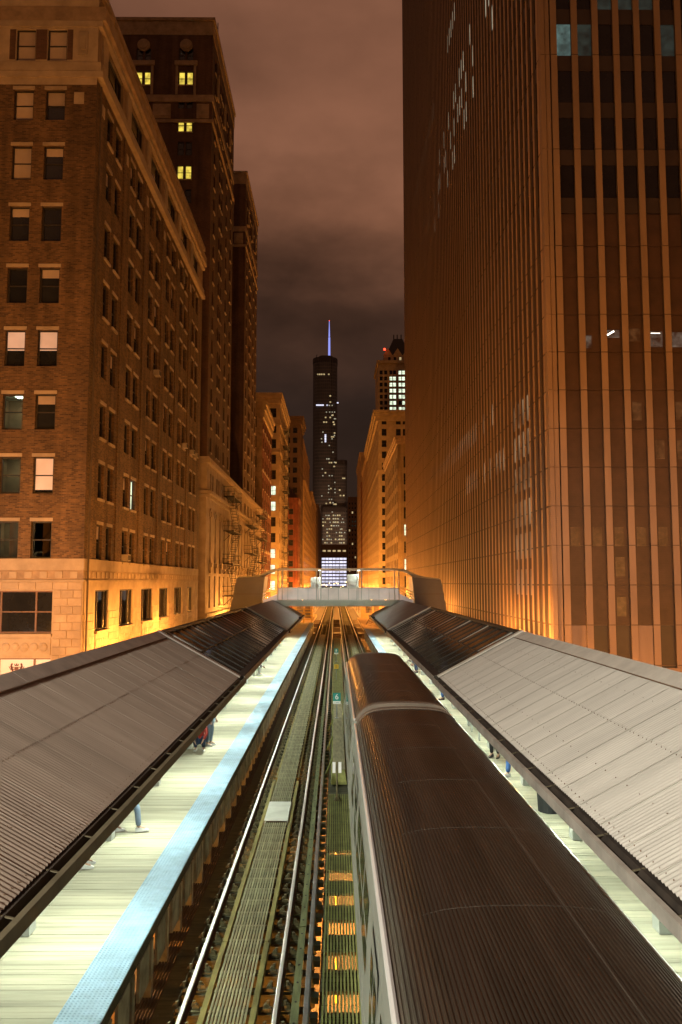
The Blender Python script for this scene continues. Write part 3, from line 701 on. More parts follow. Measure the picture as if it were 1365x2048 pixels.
# ---- further street-wall buildings
def block_building(label, side, xf, dx, y0, y1, z1, m, scol, srow, fcol, frow, ww=1.3, wh=1.7, z_first=9, step=3.3, cornice=None, lit=(), lit_m=None, sill=None, band=None, name="street_building", fstyle='h', rear=None):
    b = root(name, label, "building", (xf + (-dx if side == 'L' else dx) / 2, (y0 + y1) / 2, 0))
    D = .05 if y0 > 120 else .2
    zs = [z_first + step * k for k in range(srow) if z_first + step * k + wh < z1 - 1.2]
    Ls = y1 - y0
    so = []
    for k in range(scol):
        c = (k + .5) * Ls / scol
        for z in zs: so.append((c - ww / 2, c + ww / 2, z, z + wh))
    if side == 'L': os_, rs = (xf, y0, 0), PI / 2
    else: os_, rs = (xf, y1, 0), -PI / 2
    facade(b, "street_wall", m, os_, rs, Ls, 0, z1, so, D)
    for i, q in enumerate(so): window(b, os_, rs, *q, D, M['frame'], M['glassw'], fstyle, sill, full=False)
    ofx = xf - dx if side == 'L' else xf
    fo = []
    zf = [z_first + step * k for k in range(frow) if z_first + step * k + wh < z1 - 1.2]
    for c in fcol:
        for z in zf: fo.append((c - ofx - ww / 2, c - ofx + ww / 2, z, z + wh))
    facade(b, "front_wall", rear or m, (ofx, y0, 0), 0, dx, 0, z1, fo, D)
    for i, q in enumerate(fo):
        l_ = (i // len(zf), i % len(zf)) in lit
        window(b, (ofx, y0, 0), 0, *q, D, M['frame'], (lit_m or M['farwin']) if l_ else M['glassw'], fstyle, sill, full=False)
    mb = MB(); bx = xf - dx if side == 'L' else xf + dx
    mb.quad((bx, y0, 0), (bx, y1, 0), (bx, y1, z1), (bx, y0, z1)); mb.quad((min(bx, xf), y1, 0), (max(bx, xf), y1, 0), (max(bx, xf), y1, z1), (min(bx, xf), y1, z1)); mb.build("rear_wall", m, b)
    mb = MB(); mb.quad((min(bx, xf), y0, z1 - .3), (max(bx, xf), y0, z1 - .3), (max(bx, xf), y1, z1 - .3), (min(bx, xf), y1, z1 - .3)); mb.build("roof", M['joint'], b)
    sg = 1 if side == 'L' else -1
    def belt(z0, z_1, p, mm, front=True):
        q = MB(); a, c = sorted((xf, xf + sg * p)); q.box(a, c, y0, y1, z0, z_1)
        if front: q.box(min(bx, xf + sg * p), max(bx, xf + sg * p), y0 - p, y0, z0, z_1)
        q.build("cornice", mm, b)
    if cornice:
        p, h, cm, fr_ = cornice
        belt(z1 - h, z1 - h * .55, p * .45, cm, fr_); belt(z1 - h * .54, z1 - h * .2, p * .75, cm, fr_); belt(z1 - h * .19, z1 + .1, p, cm, fr_)
    for z in zs[1::2]:
        a, c = sorted((xf, xf + sg * .045)); q = MB(); q.box(a, c, y0 + .33, y1 - .33, z - .5, z - .2); q.build("sill_course", sill or m, b)
    for z in band or []: belt(z, z + .35, .22, cornice[2] if cornice else m, True)
    # piers between the windows of the street wall
    for k in range(scol + 1):
        y = y0 + k * Ls / scol
        a, c = sorted((xf, xf + sg * .05)); q = MB(); q.box(a, c, max(y0, y - .32), min(y1, y + .32), 0, z1 - (cornice[1] if cornice else .5)); q.build("pier", m, b)
    return b
Mq = M
block_building("narrow dark red brick building with cream cornice next to the stone podium", 'L', -12, 10, 128.4, 146.6, 42.5, M['brickred'], 5, 10, [-13.6, -16.4], 10, 1.3, 1.9, 8.5, 3.3, (.7, 2.6, M['cream'], False), lit={(1, 7), (1, 6), (1, 5)}, lit_m=M['roomgreen'], sill=M['lime'], rear=M['terra'])
block_building("tall cream terracotta building with black fire escapes down its street side", 'L', -12, 16, 168.3, 197.5, 53.4, M['cream'], 7, 14, [-13.5, -16.0, -18.5, -22], 14, 1.5, 2.0, 8.0, 3.35, (.6, 2.2, M['cream'], True), lit={(0, 0), (0, 1), (0, 2), (0, 3), (0, 7), (0, 6), (2, 1)}, lit_m=M['white'], band=[40.5, 46.5, 14.0], fstyle='vh')
fire_escape("black fire escape with many landings on the tall cream terracotta building", -12, 176, 182, [46.8, 43.4, 40, 36.6, 33.2, 29.8, 26.4, 23, 19.6, 16.2, 12.8], 1.3)
block_building("low dark red brick building beyond the cream terracotta one", 'L', -12, 9, 251.6, 266.5, 39.6, M['brickred'], 4, 9, [-17.2, -14.2], 9, 1.4, 1.8, 8, 3.3, (.5, 1.4, M['brickred'], True))
block_building("tall dark brown building with round arched upper windows beyond the red one", 'L', -12, 9, 267, 287, 69.0, M['darkst'], 5, 18, [-18.6, -16.2, -13.8], 18, 1.5, 1.9, 9, 3.4, (1.2, 2.6, M['darkst'], True), lit={(1, 8), (2, 8), (0, 8)}, lit_m=M['roomgreen'])
block_building("lower tan building with regular window rows beyond the brown one", 'L', -12, 14, 300, 384, 51.5, M['tanst'], 14, 13, [-14.5], 4, 2.6, 2.0, 9, 3.3, (.5, 1.4, M['tanst'], True))
block_building("tall buff slab set back above the lower tan building", 'L', -12.9, 14, 289, 384.5, 68.5, M['tanst'], 12, 4, [-15], 4, 1.6, 2.0, 53.5, 3.3, (.3, 1.2, M['tanst'], True))
block_building("tan commercial building far along the left side before the towers", 'L', -12, 14, 386, 481, 57.0, M['tanst'], 12, 14, [-14.5], 4, 2.2, 2.0, 9, 3.3, (.6, 1.6, M['tanst'], True))
block_building("slim brown building with a stepped turret at the far left end of the street", 'L', -11.5, 16, 500, 640, 62.0, M['darkst'], 10, 13, [-14.5], 8, 2.2, 2.0, 10, 4.0, (.6, 1.6, M['darkst'], True))
# right side
block_building("narrow tan building directly beyond the finned office tower, wide windows facing the camera", 'R', 12.5, 9, 159.4, 200, 42.4, M['bricktan'], 9, 10, [14.6, 17.6], 10, 1.8, 2.3, 8.5, 3.45, (.7, 1.5, M['terra'], True), lit={(0, 4), (0, 2)}, lit_m=M['white'])
block_building("tall cream building with a heavy projecting cornice on the right side of the street", 'R', 12.5, 13, 231, 309, 63.2, M['cream'], 14, 16, [14.2, 18.4, 20.4, 23.8], 16, 1.4, 2.0, 9, 3.35, (1.6, 3.0, M['cream'], True), band=[45.5])
block_building("tan building with plain street wall beyond the cream cornice building", 'R', 12.5, 12, 311, 372, 63.5, M['tanst'], 9, 15, [15], 4, 1.8, 2.0, 9, 3.4, (.6, 1.5, M['tanst'], True))
block_building("dark red narrow building pressed between two tan fronts on the right", 'R', 12.35, 12, 373, 390, 60, M['brickred'], 3, 14, [15], 4, 1.6, 2.0, 9, 3.4, (.4, 1.2, M['brickred'], True))
block_building("tall tan building farthest along the right side of the street", 'R', 12.5, 14, 391, 460, 77, M['tanst'], 10, 18, [15], 4, 1.8, 2.0, 9, 3.5, (.8, 2.0, M['tanst'], True))
block_building("dark slab building in the distance to the right of the glass tower", 'R', 10.6, 16, 690, 740, 87, M['darkst'], 6, 4, [12, 14.5, 17, 19.5, 22, 24.5], 20, 1.2, 1.8, 10, 3.9, lit={(0, 3), (1, 9), (2, 6), (0, 12), (3, 15), (1, 16), (2, 1)}, name="slab_building")

# ---- stepped crown tower
def crown_tower():
    b = root("crown_tower", "pale stepped tower with gabled dark crown and lit window columns behind the cream cornice building", "tower", (24, 322, 0))
    X0, Y0 = 16.9, 310
    cols = [18.0, 19.8, 21.9, 23.3, 25.5, 26.9, 30]
    rows = [56 + 2.45 * k for k in range(17)]
    op = [(c - X0 - .6, c - X0 + .6, z, z + 1.6) for c in cols for z in rows]
    facade(b, "front_wall", M['cream'], (X0, Y0, 0), 0, 16, 0, 100.5, op, .3)
    for i, q in enumerate(op):
        ci, ri = i // 17, i % 17
        window(b, (X0, Y0, 0), 0, *q, .3, M['frame'], M['white'] if ci in (2, 3, 4, 5) and 9 < ri < 17 and (ci, ri) not in {(2, 16), (4, 11), (3, 16)} else M['glassw'], 'h', full=False)
    mb = MB(); mb.quad((X0, Y0, 0), (X0, Y0, 100.5), (X0, Y0 + 24, 100.5), (X0, Y0 + 24, 0)); mb.quad((X0 + 16, Y0, 0), (X0 + 16, Y0 + 24, 0), (X0 + 16, Y0 + 24, 100.5), (X0 + 16, Y0, 100.5)); mb.quad((X0, Y0, 100.5), (X0 + 16, Y0, 100.5), (X0 + 16, Y0 + 24, 100.5), (X0, Y0 + 24, 100.5)); mb.build("side_wall", M['cream'], b)
    q = MB(); q.box(X0 - .7, X0 + 16.6, Y0 - .7, Y0 + 24.6, 99.6, 100.8); q.build("cornice", M['cream'], b)
    op = [(c - 19.2 - .5, c - 19.2 + .5, z, z + 1.5) for c in (21.4, 23.6, 25.8, 28) for z in (101.2,)]
    facade(b, "crown_wall", M['cream'], (19.2, Y0 + 1.5, 0), 0, 11, 100.6, 103.4, op, .3)
    for i, q in enumerate(op): window(b, (19.2, Y0 + 1.5, 0), 0, *q, .3, M['frame'], M['farwin'] if i == 2 else M['glassw'], 'h', full=False)
    q = MB(); q.box(19.2, 30.2, Y0 + 1.82, Y0 + 20, 100.6, 103.4); q.build("crown_core", M['cream'], b)
    for c in (20.8, 24.7, 28.6):
        q = MB(); q.prism([(c - 1.9, 103.3), (c + 1.9, 103.3), (c, 106.3)], Y0 + 1.4, Y0 + 2.1); q.build("crown_gable", M['cream'], b)
    q = MB(); q.add([(20, Y0 + 2.5, 103.4), (30, Y0 + 2.5, 103.4), (30, Y0 + 20, 103.4), (20, Y0 + 20, 103.4), (23.4, Y0 + 6, 111.5), (27, Y0 + 6, 111.5), (27, Y0 + 16, 111.5), (23.4, Y0 + 16, 111.5)], [(0, 1, 5, 4), (1, 2, 6, 5), (2, 3, 7, 6), (3, 0, 4, 7), (4, 5, 6, 7)]); q.build("crown_roof", M['iron'], b)
    q = MB()
    for x in (23.6, 25, 26.6): q.tube((x, Y0 + 7, 111), (x, Y0 + 7, 113.5), .22, 6)
    q.build("roof_finial", M['iron'], b)
    q = MB(); q.sphere((19.4, Y0 - .2, 105.3), .5, 8); q.build("beacon_light", M['redlamp'], b)
crown_tower()

# ---- glass tower with the blue spire
def glass_tower():
    b = root("glass_tower", "dark glass skyscraper with a blue lit spire at the end of the street", "skyscraper", (-8, 1015, 0))
    def rounded(x0, x1, y0, y1, r, n=6):
        p = []
        for cx, cy, a in ((x1 - r, y1 - r, 0), (x0 + r, y1 - r, 90), (x0 + r, y0 + r, 180), (x1 - r, y0 + r, 270)):
            for i in range(n + 1): t = R(a + 90 * i / n); p.append((cx + r * math.cos(t), cy + r * math.sin(t)))
        return p
    tiers = ((-29.4, 1.8, 1000, 1034, 11, 0, 301), (-22, 14.2, 1003, 1040, 6, 0, 168), (-17.8, 14.3, 996, 1042, 3, 0, 107))
    for x0, x1, y0, y1, r, z0, z1 in tiers:
        q = MB(); q.prism(rounded(x0, x1, y0, y1, r), z0, z1, 'z'); q.build("glass_shaft", M['towerglass'], b)
        q = MB(); z = 30
        while z < z1 - 1: q.prism(rounded(x0 - .12, x1 + .12, y0 - .12, y1 + .12, r), z, z + .9, 'z'); z += 4.3
        q.build("floor_bands", M['towermull'], b, kind='stuff')
        q = MB(); x = x0 + r * .6
        while x < x1 - r * .5: q.box(x, x + .35, y0 - .35, y0 + 1, 30, z1 - 2); x += 2.6
        q.build("mullions", M['towermull'], b, kind='stuff')
        q = MB(); q.prism(rounded(x0 - .5, x1 + .5, y0 - .5, y1 + .5, r), z1 - 6, z1 - .8, 'z'); q.build("mechanical_band", M['spandrel'], b)
    q = MB(); q.prism(rounded(-22, -4, 1006, 1026, 6), 301, 304.5, 'z'); q.build("roof_plinth", M['towerglass'], b)
    q = MB(); q.tube((-8.6, 1015, 304), (-8.6, 1015, 331), 1.45, 8, 1.2); q.tube((-8.6, 1015, 332), (-8.6, 1015, 353), 1.0, 8, .35); q.build("spire", M['blue'], b)
    q = MB(); q.sphere((-8.6, 1015, 353.3), .45, 8); q.build("beacon_light", M['redlamp'], b)
    q = MB(); q.tube((-25, 1012, 301), (-25, 1012, 307), .3, 6); q.tube((-26, 1012, 303), (-24, 1012, 307.5), .2, 6); q.build("roof_crane", M['iron'], b)
    wm = MB(); wm.box(0, 1.9, -.5, 0, 0, 1.6); wa = wm.mesh("window", M['farwin'])
    wm = MB(); wm.box(0, 2.0, -.5, 0, 0, 1.5); wc = wm.mesh("window", M['cool'])
    rng = random.Random(3)
    # (pixel-like rows read off the photograph as heights) main shaft
    for x, z in ((-24, 277), (-21.5, 277), (-19, 277), (-16, 277), (-10, 277), (-8, 249), (-8, 241), (-14, 221), (-16, 215), (-13, 215), (-5, 224), (-8, 221), (-4, 215), (-2.5, 201), (-4, 196), (-6, 196), (-3, 212), (-9, 163), (-6.5, 163), (-1, 163), (-3, 158), (-14, 150), (-7, 130), (4, 128), (8, 143), (10, 143), (5, 121), (9, 121), (-8, 112), (-3, 110), (-1, 110), (-13, 111)):
        putw("window", wa, b, (x, 999.6 if z > 168 or x < -18 else 999.6, z))
    for x, z in ((-25, 237), (-22.5, 237), (-20, 237), (-17.5, 237), (-12, 237), (1.4, 240)): putw("window", wc, b, (x, 999.6, z))
    for k in range(5): putw("window", wc, b, (-14.2, 999.6, 190 + k * 2.1))
    wm = MB(); wm.box(0, 1.4, -.5, 0, 0, 1.3); wd = wm.mesh("window", M['dimlit'])
    for k in range(46): putw("window", wd, b, (-16.8 + 1.3 * rng.randrange(22), 995.5, 48.3 + 4.3 * rng.randrange(13)))
    for k in range(34): putw("window", wd, b, (rng.choice((-18, -13, -9, -5, -2)) + rng.uniform(-1, 1), 999.6, 112 + 4.3 * rng.randrange(30)))
    for k in range(52):
        x = -16.8 + 2.6 * rng.randrange(11); z = 48.3 + 4.3 * rng.randrange(12); putw("window", wa, b, (x, 995.5, z))
glass_tower()

# ---- lattice hotel with white lit windows
def lattice():
    b = root("lattice_hotel", "low block with a bright grid of white lit windows below the glass tower", "building", (-1, 705, 0))
    x0, x1, y = -12.7, 9.7, 700
    q = MB(); q.box(x0 - .5, x1 + .5, y + .4, y + 24, 0, 46); q.build("wall", M['darkst'], b)
    pw = MB(); pw.box(.16, 2.95, 0, .3, .18, 2.2); me = pw.mesh("window", M['cool']); py = MB(); py.box(.2, 2.9, 0, .3, .4, 1.8); my = py.mesh("window", M['farwin'])
    for c in range(7):
        for r_ in range(9): putw("window", me, b, (x0 + .3 + c * 3.14, y, 9.5 + r_ * 2.85))
    for c in range(5): putw("window", my, b, (x0 + 1 + c * 4.4, y, 39.2))
    q = MB()
    for c in range(8): q.box(x0 + .1 + c * 3.14, x0 + .4 + c * 3.14, y - .6, y + .35, 8, 36)
    for r_ in range(11): q.box(x0, x1, y - .4, y + .35, 8.8 + r_ * 2.85 - .25, 8.8 + r_ * 2.85 + .2)
    q.build("facade_grid", M['joint'], b)
lattice()

# ---- finned office tower at the right
def fin_tower():
    X, Y0, Y1, Z1 = 12.5, 46., 142.6, 140.
    b = root("office_tower", "huge office tower of close vertical concrete fins with louvred garage floors at the right", "building", (30, 95, 0))
    P = 1.28
    zj = [0, 3.7, 6.0, 8.3] + [10.59 + 2.29 * k for k in range(10)] + [33.13 + 6.05 * k for k in range(18)]
    zj = [z for z in zj if z < Z1] + [Z1]
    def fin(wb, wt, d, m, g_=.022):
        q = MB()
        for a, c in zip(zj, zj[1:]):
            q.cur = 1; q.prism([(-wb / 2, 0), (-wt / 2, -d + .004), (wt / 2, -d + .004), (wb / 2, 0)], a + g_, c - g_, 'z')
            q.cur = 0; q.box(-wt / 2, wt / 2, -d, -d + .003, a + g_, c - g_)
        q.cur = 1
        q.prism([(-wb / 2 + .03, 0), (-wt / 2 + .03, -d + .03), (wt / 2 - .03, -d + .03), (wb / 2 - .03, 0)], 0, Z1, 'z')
        return q.mesh("fin", m, M['finshade'])
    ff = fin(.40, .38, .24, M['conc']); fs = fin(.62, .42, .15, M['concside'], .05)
    FD, SD = .24, .15
    nF, nS = 22, 75
    fx = [13.34 + P * k for k in range(nF)]
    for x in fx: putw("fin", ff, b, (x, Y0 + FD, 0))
    sy = [46.75 + P * k for k in range(nS)]
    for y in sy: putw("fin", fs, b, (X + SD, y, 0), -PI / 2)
    # corner piers
    for xa, xb in ((12.5, 12.78), (12.82, 13.08)):
        q = MB()
        for a, c in zip(zj, zj[1:]): q.box(xa, xb, Y0 + (.0 if xa < 12.6 else .05), Y0 + .5, a + .014, c - .014)
        q.build("corner_pier", M['conc'], b)
    q = MB(); q.box(12.7, fx[-1] + 1, Y0 + FD + .02, Y0 + 1, 0, Z1); q.box(X + SD + .02, X + 1, Y0 + .52, Y1, 0, Z1); q.build("core_wall", M['joint'], b)
    q = MB(); q.box(X + 1, fx[-1] + 1, Y0 + 1, Y1 - .01, 0, Z1 - .2); q.build("rear_block", M['joint'], b)
    # front bays: louvre panels (garage floors) and windows with spandrels (office floors), each its own object
    bw = P - .40
    rng = random.Random(5)
    lm = {}
    def pane_(name, w, h, m, d=.05):
        k = (name, round(w, 2), round(h, 2), m.name)
        if k not in lm: q = MB(); q.box(0, w, -d, 0, 0, h); lm[k] = q.mesh(name, m)
        return lm[k]
    gz = [10.59 + 2.29 * k for k in range(10)] + [33.13]
    off = [36.2 + 3.025 * k for k in range(34)]
    for i in range(8):
        x = fx[i] + .20
        for a, c in zip(gz, gz[1:]):
            k = gz.index(a)
            putw("louvre_panel", pane_("louvre_panel", bw, c - a - .03, M['louver']), b, (x, Y0 + FD - .02, a + .015))
            glow = {2: 1.0, 7: .0}.get(k, 0)
            if k == 2 or (k in (0, 4, 5) and rng.random() < .25) or (k == 1 and i == 2):
                putw("lit_louvre", pane_("lit_louvre", bw * .62, 1.1, M['louvrelit'], .02), b, (x + .12, Y0 + FD - .075, a - .05 if k == 2 else a + .5))
        putw("louvre_panel", pane_("louvre_panel", bw, 2.0, M['louver']), b, (x, Y0 + FD - .02, 33.15))
        for zi, z in enumerate(off[:6]):
            pm = M['glassd']
            if (i, zi) in {(0, 3)}: pm = M['officelow']
            if (i, zi) in {(3, 4), (5, 3), (1, 3), (4, 4), (2, 4)}: pm = M['officedim']
            putw("window", pane_("window", bw, 2.03, pm), b, (x, Y0 + FD - .01, z))
            putw("spandrel", pane_("spandrel", bw, .97, M['spandrel'], .09), b, (x, Y0 + FD - .01, z - 1.0))
        # foot of the bay
        solid = i in (0, 3)
        putw("base_panel", pane_("base_panel", bw, 2.25, M['conc'] if solid else M['spandrel'], .09 if solid else .03), b, (x, Y0 + FD - .01, 8.3))
        putw("base_panel", pane_("base_panel", bw, 2.25, M['conc'] if solid else M['spandrel'], .09 if solid else .03), b, (x, Y0 + FD - .01, 6.0))
    # tube lamp glimpsed through the louvres
    q = MB(); q.bar((16.1, Y0 + FD - .09, 27.66), (16.55, Y0 + FD - .09, 27.92), .04, .09); q.build("garage_tube", M['garagelamp'], b)
    q = MB(); q.box(18.75, 19.3, Y0 + FD - .1, Y0 + FD - .08, 27.78, 27.82); q.build("garage_tube", M['garagelamp'], b)
    for i, w_, zz, hh_ in ((2, .85, 27.5, .5), (1, .4, 26.9, .75), (3, .8, 27.3, .8), (4, .85, 26.95, .95), (5, .85, 26.95, .9)):
        putw("lit_louvre", pane_("lit_louvre", bw * w_, hh_, M['louvrewhite'] if i != 3 else M['louvrelit'], .02), b, (fx[i] + .22, Y0 + FD - .076, zz))
    # the rest of the front
    q = MB()
    for i in range(8, nF - 1):
        for z in off: q.box(fx[i] + .2, fx[i] + .2 + bw, Y0 + FD - .06, Y0 + FD, z, z + 2.03)
    for i in range(8):
        for z in off[6:]: q.box(fx[i] + .2, fx[i] + .2 + bw, Y0 + FD - .06, Y0 + FD, z, z + 2.03)
    q.build("window_glazing", M['glassd'], b, kind='stuff')
    # street bays joined: louvre strips below, glazing above
    sw = P - .62
    lq, gq, sq = MB(), MB(), MB()
    for y in sy[:-1]:
        ya = y + .31; yb = ya + sw
        for a, c in zip(gz, gz[1:]): lq.box(X + SD - .03, X + SD + .02, ya, yb, a + .05, c - .03)
        lq.box(X + SD - .03, X + SD + .02, ya, yb, 33.2, 35.2)
        for z in off:
            gq.box(X + SD - .02, X + SD + .02, ya, yb, z, z + 2.03); sq.box(X + SD - .05, X + SD + .02, ya, yb, z - .98, z - .005)
    lq.build("louvre_strips", M['louver'], b, kind='stuff'); gq.build("window_glazing", M['glassd'], b, kind='stuff'); sq.build("spandrel_strips", M['spandrel'], b, kind='stuff')
    # lit office windows on the street face
    pts = [(61.36,60.3),(62.58,60.3),(59.67,57.1),(69.77,63.3),(70.98,63.3),(69.63,60.5),(74.4,63.3),(75.35,63.3),(72.4,60.6),(76.74,63.3),(69.53,57.6),(75.29,60.6),(79.66,63.3),(80.89,63.3),(72.31,57.4),(76.71,60.3),(78.12,60.4),(73.62,57.1),(84.13,63.3),(85.01,63.0),(80.36,60.4),(83.08,60.1),(88.54,63.3),(80.65,57.0),(86.63,60.3),(92.42,63.2),(87.89,60.2),(82.2,57.1),(86.37,57.1),(92.04,60.5),(93.7,60.0),(96.84,60.4),(103.68,62.6),(93.33,57.1),(102.61,60.5),(108.88,63.2),(97.53,57.4),(105.17,60),(109.13,60.1),(117.74,63.5),(108.56,57.1),(121.75,63.2),(117.07,60.2),(129.33,63.3),(120.69,59.6),(127.29,60.6),(134.07,63.5),(138.31,63.5),(118.29,57),(129.83,57.2),(134.62,57),(141,57.5)]
    pts += [(79.3 + k * 1.28, 72.3) for k in range(5)] + [(97 + k * 1.28 * 1.5, 72.3) for k in range(13)]
    done = set()
    lw = MB(); lw.box(-.03, 0, 0, sw, 0, 2.0); lwm = lw.mesh("lit_window", M['dimlit'])
    for y, z in pts:
        i = min(nS - 2, max(0, round((y - .6 - sy[0]) / P))); k = round((z - 1.0 - off[0]) / 3.025)
        if (i, k) in done: continue
        done.add((i, k)); putw("lit_window", lwm, b, (X + SD - .025, sy[i] + .31, off[k] + .01))
    # garage light behind the street louvres
    lg = MB(); lg.box(-.02, 0, 0, sw, 0, 1.7); lgm = lg.mesh("lit_louvre", M['garage'])
    for i in range(nS - 1):
        y = sy[i]
        zs_ = []
        if 60 < y < 142 and rng.random() < (.85 if 62 < y < 96 else .5): zs_.append(26.5)
        if 50 < y < 55: zs_ += [22.3, 20.1, 17.7, 15.5, 13.1, 24.5]
        if 56 < y < 76 and rng.random() < .4: zs_.append(22.3)
        for z in zs_: putw("lit_louvre", lgm, b, (X + SD - .035, y + .31, z - .9))
    # drip ledges at each garage storey, and the roof
    q = MB(); q.box(X, fx[-1] + 1, Y0, Y1, Z1 - .2, Z1); q.build("roof", M['conc'], b)
    q = MB(); q.box(17.9, 24, Y0 - .1, Y0 + .1, 7.75, 8.15); q.box(18.9, 19.0, Y0 - .15, Y0 + .05, 5, 7.75); q.build("entrance_frame", M['conc'], b)
fin_tower()

# ================================================================== THE ELEVATED STATION
ZR = 6.5
SPAN0, SPAN1 = 4.0, 160.0
def tracks():
    # deck steel
    st = root("viaduct", "steel viaduct carrying both tracks above the street", "viaduct", (0, 80, 0), kind='structure')
    gm = MB()
    for x in (-2.55, -.75, 1.0, 2.7): gm.box(x - .14, x + .14, SPAN0, 300, 5.1, 6.11)
    gm.build("girder", M['steel'], st)
    for k in range(11):
        y = 20 + 15 * k; q = MB(); q.box(-8.6, 8.8, y - .25, y + .25, 4.3, 5.08)
        for x in (-5.2, 5.3): q.box(x - .22, x + .22, y - .22, y + .22, 0, 4.3)
        q.build("bent", M['steel'], st)
    def one(label, cx, left):
        t = root("railway_track", label, "railway track", (cx, 40, ZR))
        # timber ties
        rng = random.Random(11 + left)
        w = .235; x0, x1 = (-2.72, -.36) if left else (.70, 2.95)
        tm = MB(); tm.box(x0 - cx, x1 - cx, -w / 2, w / 2, -.37, -.17); tme = tm.mesh("tie", M['tie'])
        n = 0; y = SPAN0 if left else 5; far = MB()
        while y < 300:
            if n < 240 and y < 150:
                o = putw("tie", tme, t, (cx + rng.uniform(-.02, .02), y, ZR + rng.uniform(-.006, .006))); o.rotation_euler.z = rng.uniform(-.012, .012)
            else: far.box(x0, x1, y - w / 2, y + w / 2, ZR - .37, ZR - .17)
            n += 1; y += .61
        far.build("far_ties", M['tie'], t, kind='stuff')
        # rails: foot, web, head as one rolled profile with a bright top
        for s in (-1, 1):
            c = cx + s * .7175
            r_ = MB(); r_.prism([(c - .065, 6.34), (c + .065, 6.34), (c + .065, 6.355), (c + .012, 6.37), (c + .012, 6.45), (c + .033, 6.462), (c + .033, 6.494), (c - .033, 6.494), (c - .033, 6.462), (c - .012, 6.45), (c - .012, 6.37), (c - .065, 6.355)], SPAN0, 300); ro = r_.build("rail", M['railside'], t)
            hd = MB(); hd.prism([(c - .034, 6.472), (c + .034, 6.472), (c + .032, 6.499), (c + .02, 6.503), (c - .02, 6.503), (c - .032, 6.499)], SPAN0, 300); h_ = hd.build("rail_head", M['rail'], ro)
            WL[h_.name] = WL[t.name]
            # guard timbers inside the rails
            gx = cx + s * .385
            segs = [(SPAN0, 15.2), (15.22, 27.0)] + [(27.6 + 7 * k, 34.5 + 7 * k) for k in range(14)]
            for a, c_ in segs:
                dx = 0 if c_ < 28 else s * -.03
                ww = .045 if c_ < 28 else .03
                q = MB(); q.box(gx + dx - ww, gx + dx + ww, a, c_, 6.335, 6.50 if c_ < 28 else 6.46); q.build("guard_timber", M['guard'], t)
        # clips beside the rails
        cm = MB(); cm.box(-.085, .085, -.07, .07, 0, .035); cm.prism([(-.07, .03), (.05, .03), (.03, .10), (-.02, .12), (-.05, .09)], -.035, .035); cm.tube((.02, 0, .08), (.02, 0, .16), .028, 6)
        cm.box(-.05, .06, -.085, -.05, .03, .075); cme = cm.mesh("rail_clip", M['clip'])
        far = MB(); y = SPAN0; n = 0
        while y < 90:
            for s in (-1, 1):
                for inn in ((1,) if y > 40 else (1, -1)):
                    x = cx + s * .7175 - s * .155 * inn
                    if (left and y < 50 and n < 290) or (not left and 36 < y < 60):
                        o = putw("rail_clip", cme, t, (x, y, 6.335)); o.rotation_euler.z = (0 if s * inn > 0 else PI) + rng.uniform(-.15, .15); n += 1
                    else: far.box(x - .07, x + .07, y - .06, y + .06, 6.335, 6.43)
            y += .61
        far.build("far_rail_clips", M['clip'], t, kind='stuff')
        # slatted walkway between the rails
        xa, xb = cx - .235 - .06, cx + .37 - .06
        if not left: xa, xb = cx - .3, cx + .3
        for k in range(11):
            x = xa + (xb - xa) * (k + .5) / 11
            for a, c_ in ((SPAN0, 22.3), (24.4, 44.5), (44.55, 66), (66.05, 100)):
                q = MB(); q.box(x - .017, x + .017, a, c_, 6.50, 6.54); q.build("walkway_slat", M['slat'], t)
        cl = MB(); cl.box(-.32, .32, -.04, .04, -.03, -.002); clm = cl.mesh("slat_batten", M['slat'])
        y = SPAN0 + .3
        while y < 100:
            if not 22.2 < y < 24.6: putw("slat_batten", clm, t, ((xa + xb) / 2, y, 6.50))
            y += .61
        if left:
            q = MB(); q.box(xa - .02, xb + .02, 22.4, 24.3, 6.545, 6.56); q.box(xa - .02, xa, 22.4, 24.3, 6.4, 6.545); q.box(xb, xb + .02, 22.4, 24.3, 6.4, 6.545); q.build("cover_plate", M['insul'] if False else M['column'], t, label="pale cover plate laid over the walkway slats")
        # third rail, its timber and insulators
        if left: tx, bx0, bx1, ix = -.45, -.69, -.565, -.33
        else: tx, bx0, bx1, ix = .72, .80, .92, .60
        for a, c_ in ((SPAN0, 15.9), (15.92, 26.3), (26.32, 60), (60.02, 150)):
            q = MB(); q.box(bx0, bx1, a, c_, 6.335, 6.47); q.build("cover_timber", M['timgreen'], t)
        q = MB(); q.prism([(tx - .05, 6.42), (tx + .05, 6.42), (tx + .05, 6.44), (tx + .014, 6.46), (tx + .014, 6.53), (tx + .035, 6.545), (tx + .035, 6.585), (tx - .035, 6.585), (tx - .035, 6.545), (tx - .014, 6.53), (tx - .014, 6.46), (tx - .05, 6.44)], SPAN0, 200); q.build("third_rail", M['third'], t)
        im = MB(); im.box(-.06, .06, -.09, .09, 0, .10); ime = im.mesh("insulator", M['insul'])
        y = SPAN0 + .3
        while y < 95: putw("insulator", ime, t, (ix, y, 6.335)); y += .61
        # bolts along the cover timber
        q = MB(); y = SPAN0
        while y < 45: q.tube(((bx0 + bx1) / 2, y, 6.47), ((bx0 + bx1) / 2, y, 6.478), .02, 6); y += .61
        q.build("timber_bolts", M['iron'], t, kind='stuff')
    one("empty left hand track with bright running rails and slatted walkway", -1.64, True)
    one("right hand track under the train, bare rails showing beyond its far end", 1.84, False)
    # centre walkway: slat panels with open gaps, street light showing through
    w = root("centre_walkway", "slatted timber walkway between the two tracks", "walkway", (.12, 40, ZR))
    y = SPAN0 + .1; k = 0
    xs = [-.23 + .7 * (i + .5) / 12 for i in range(12)]
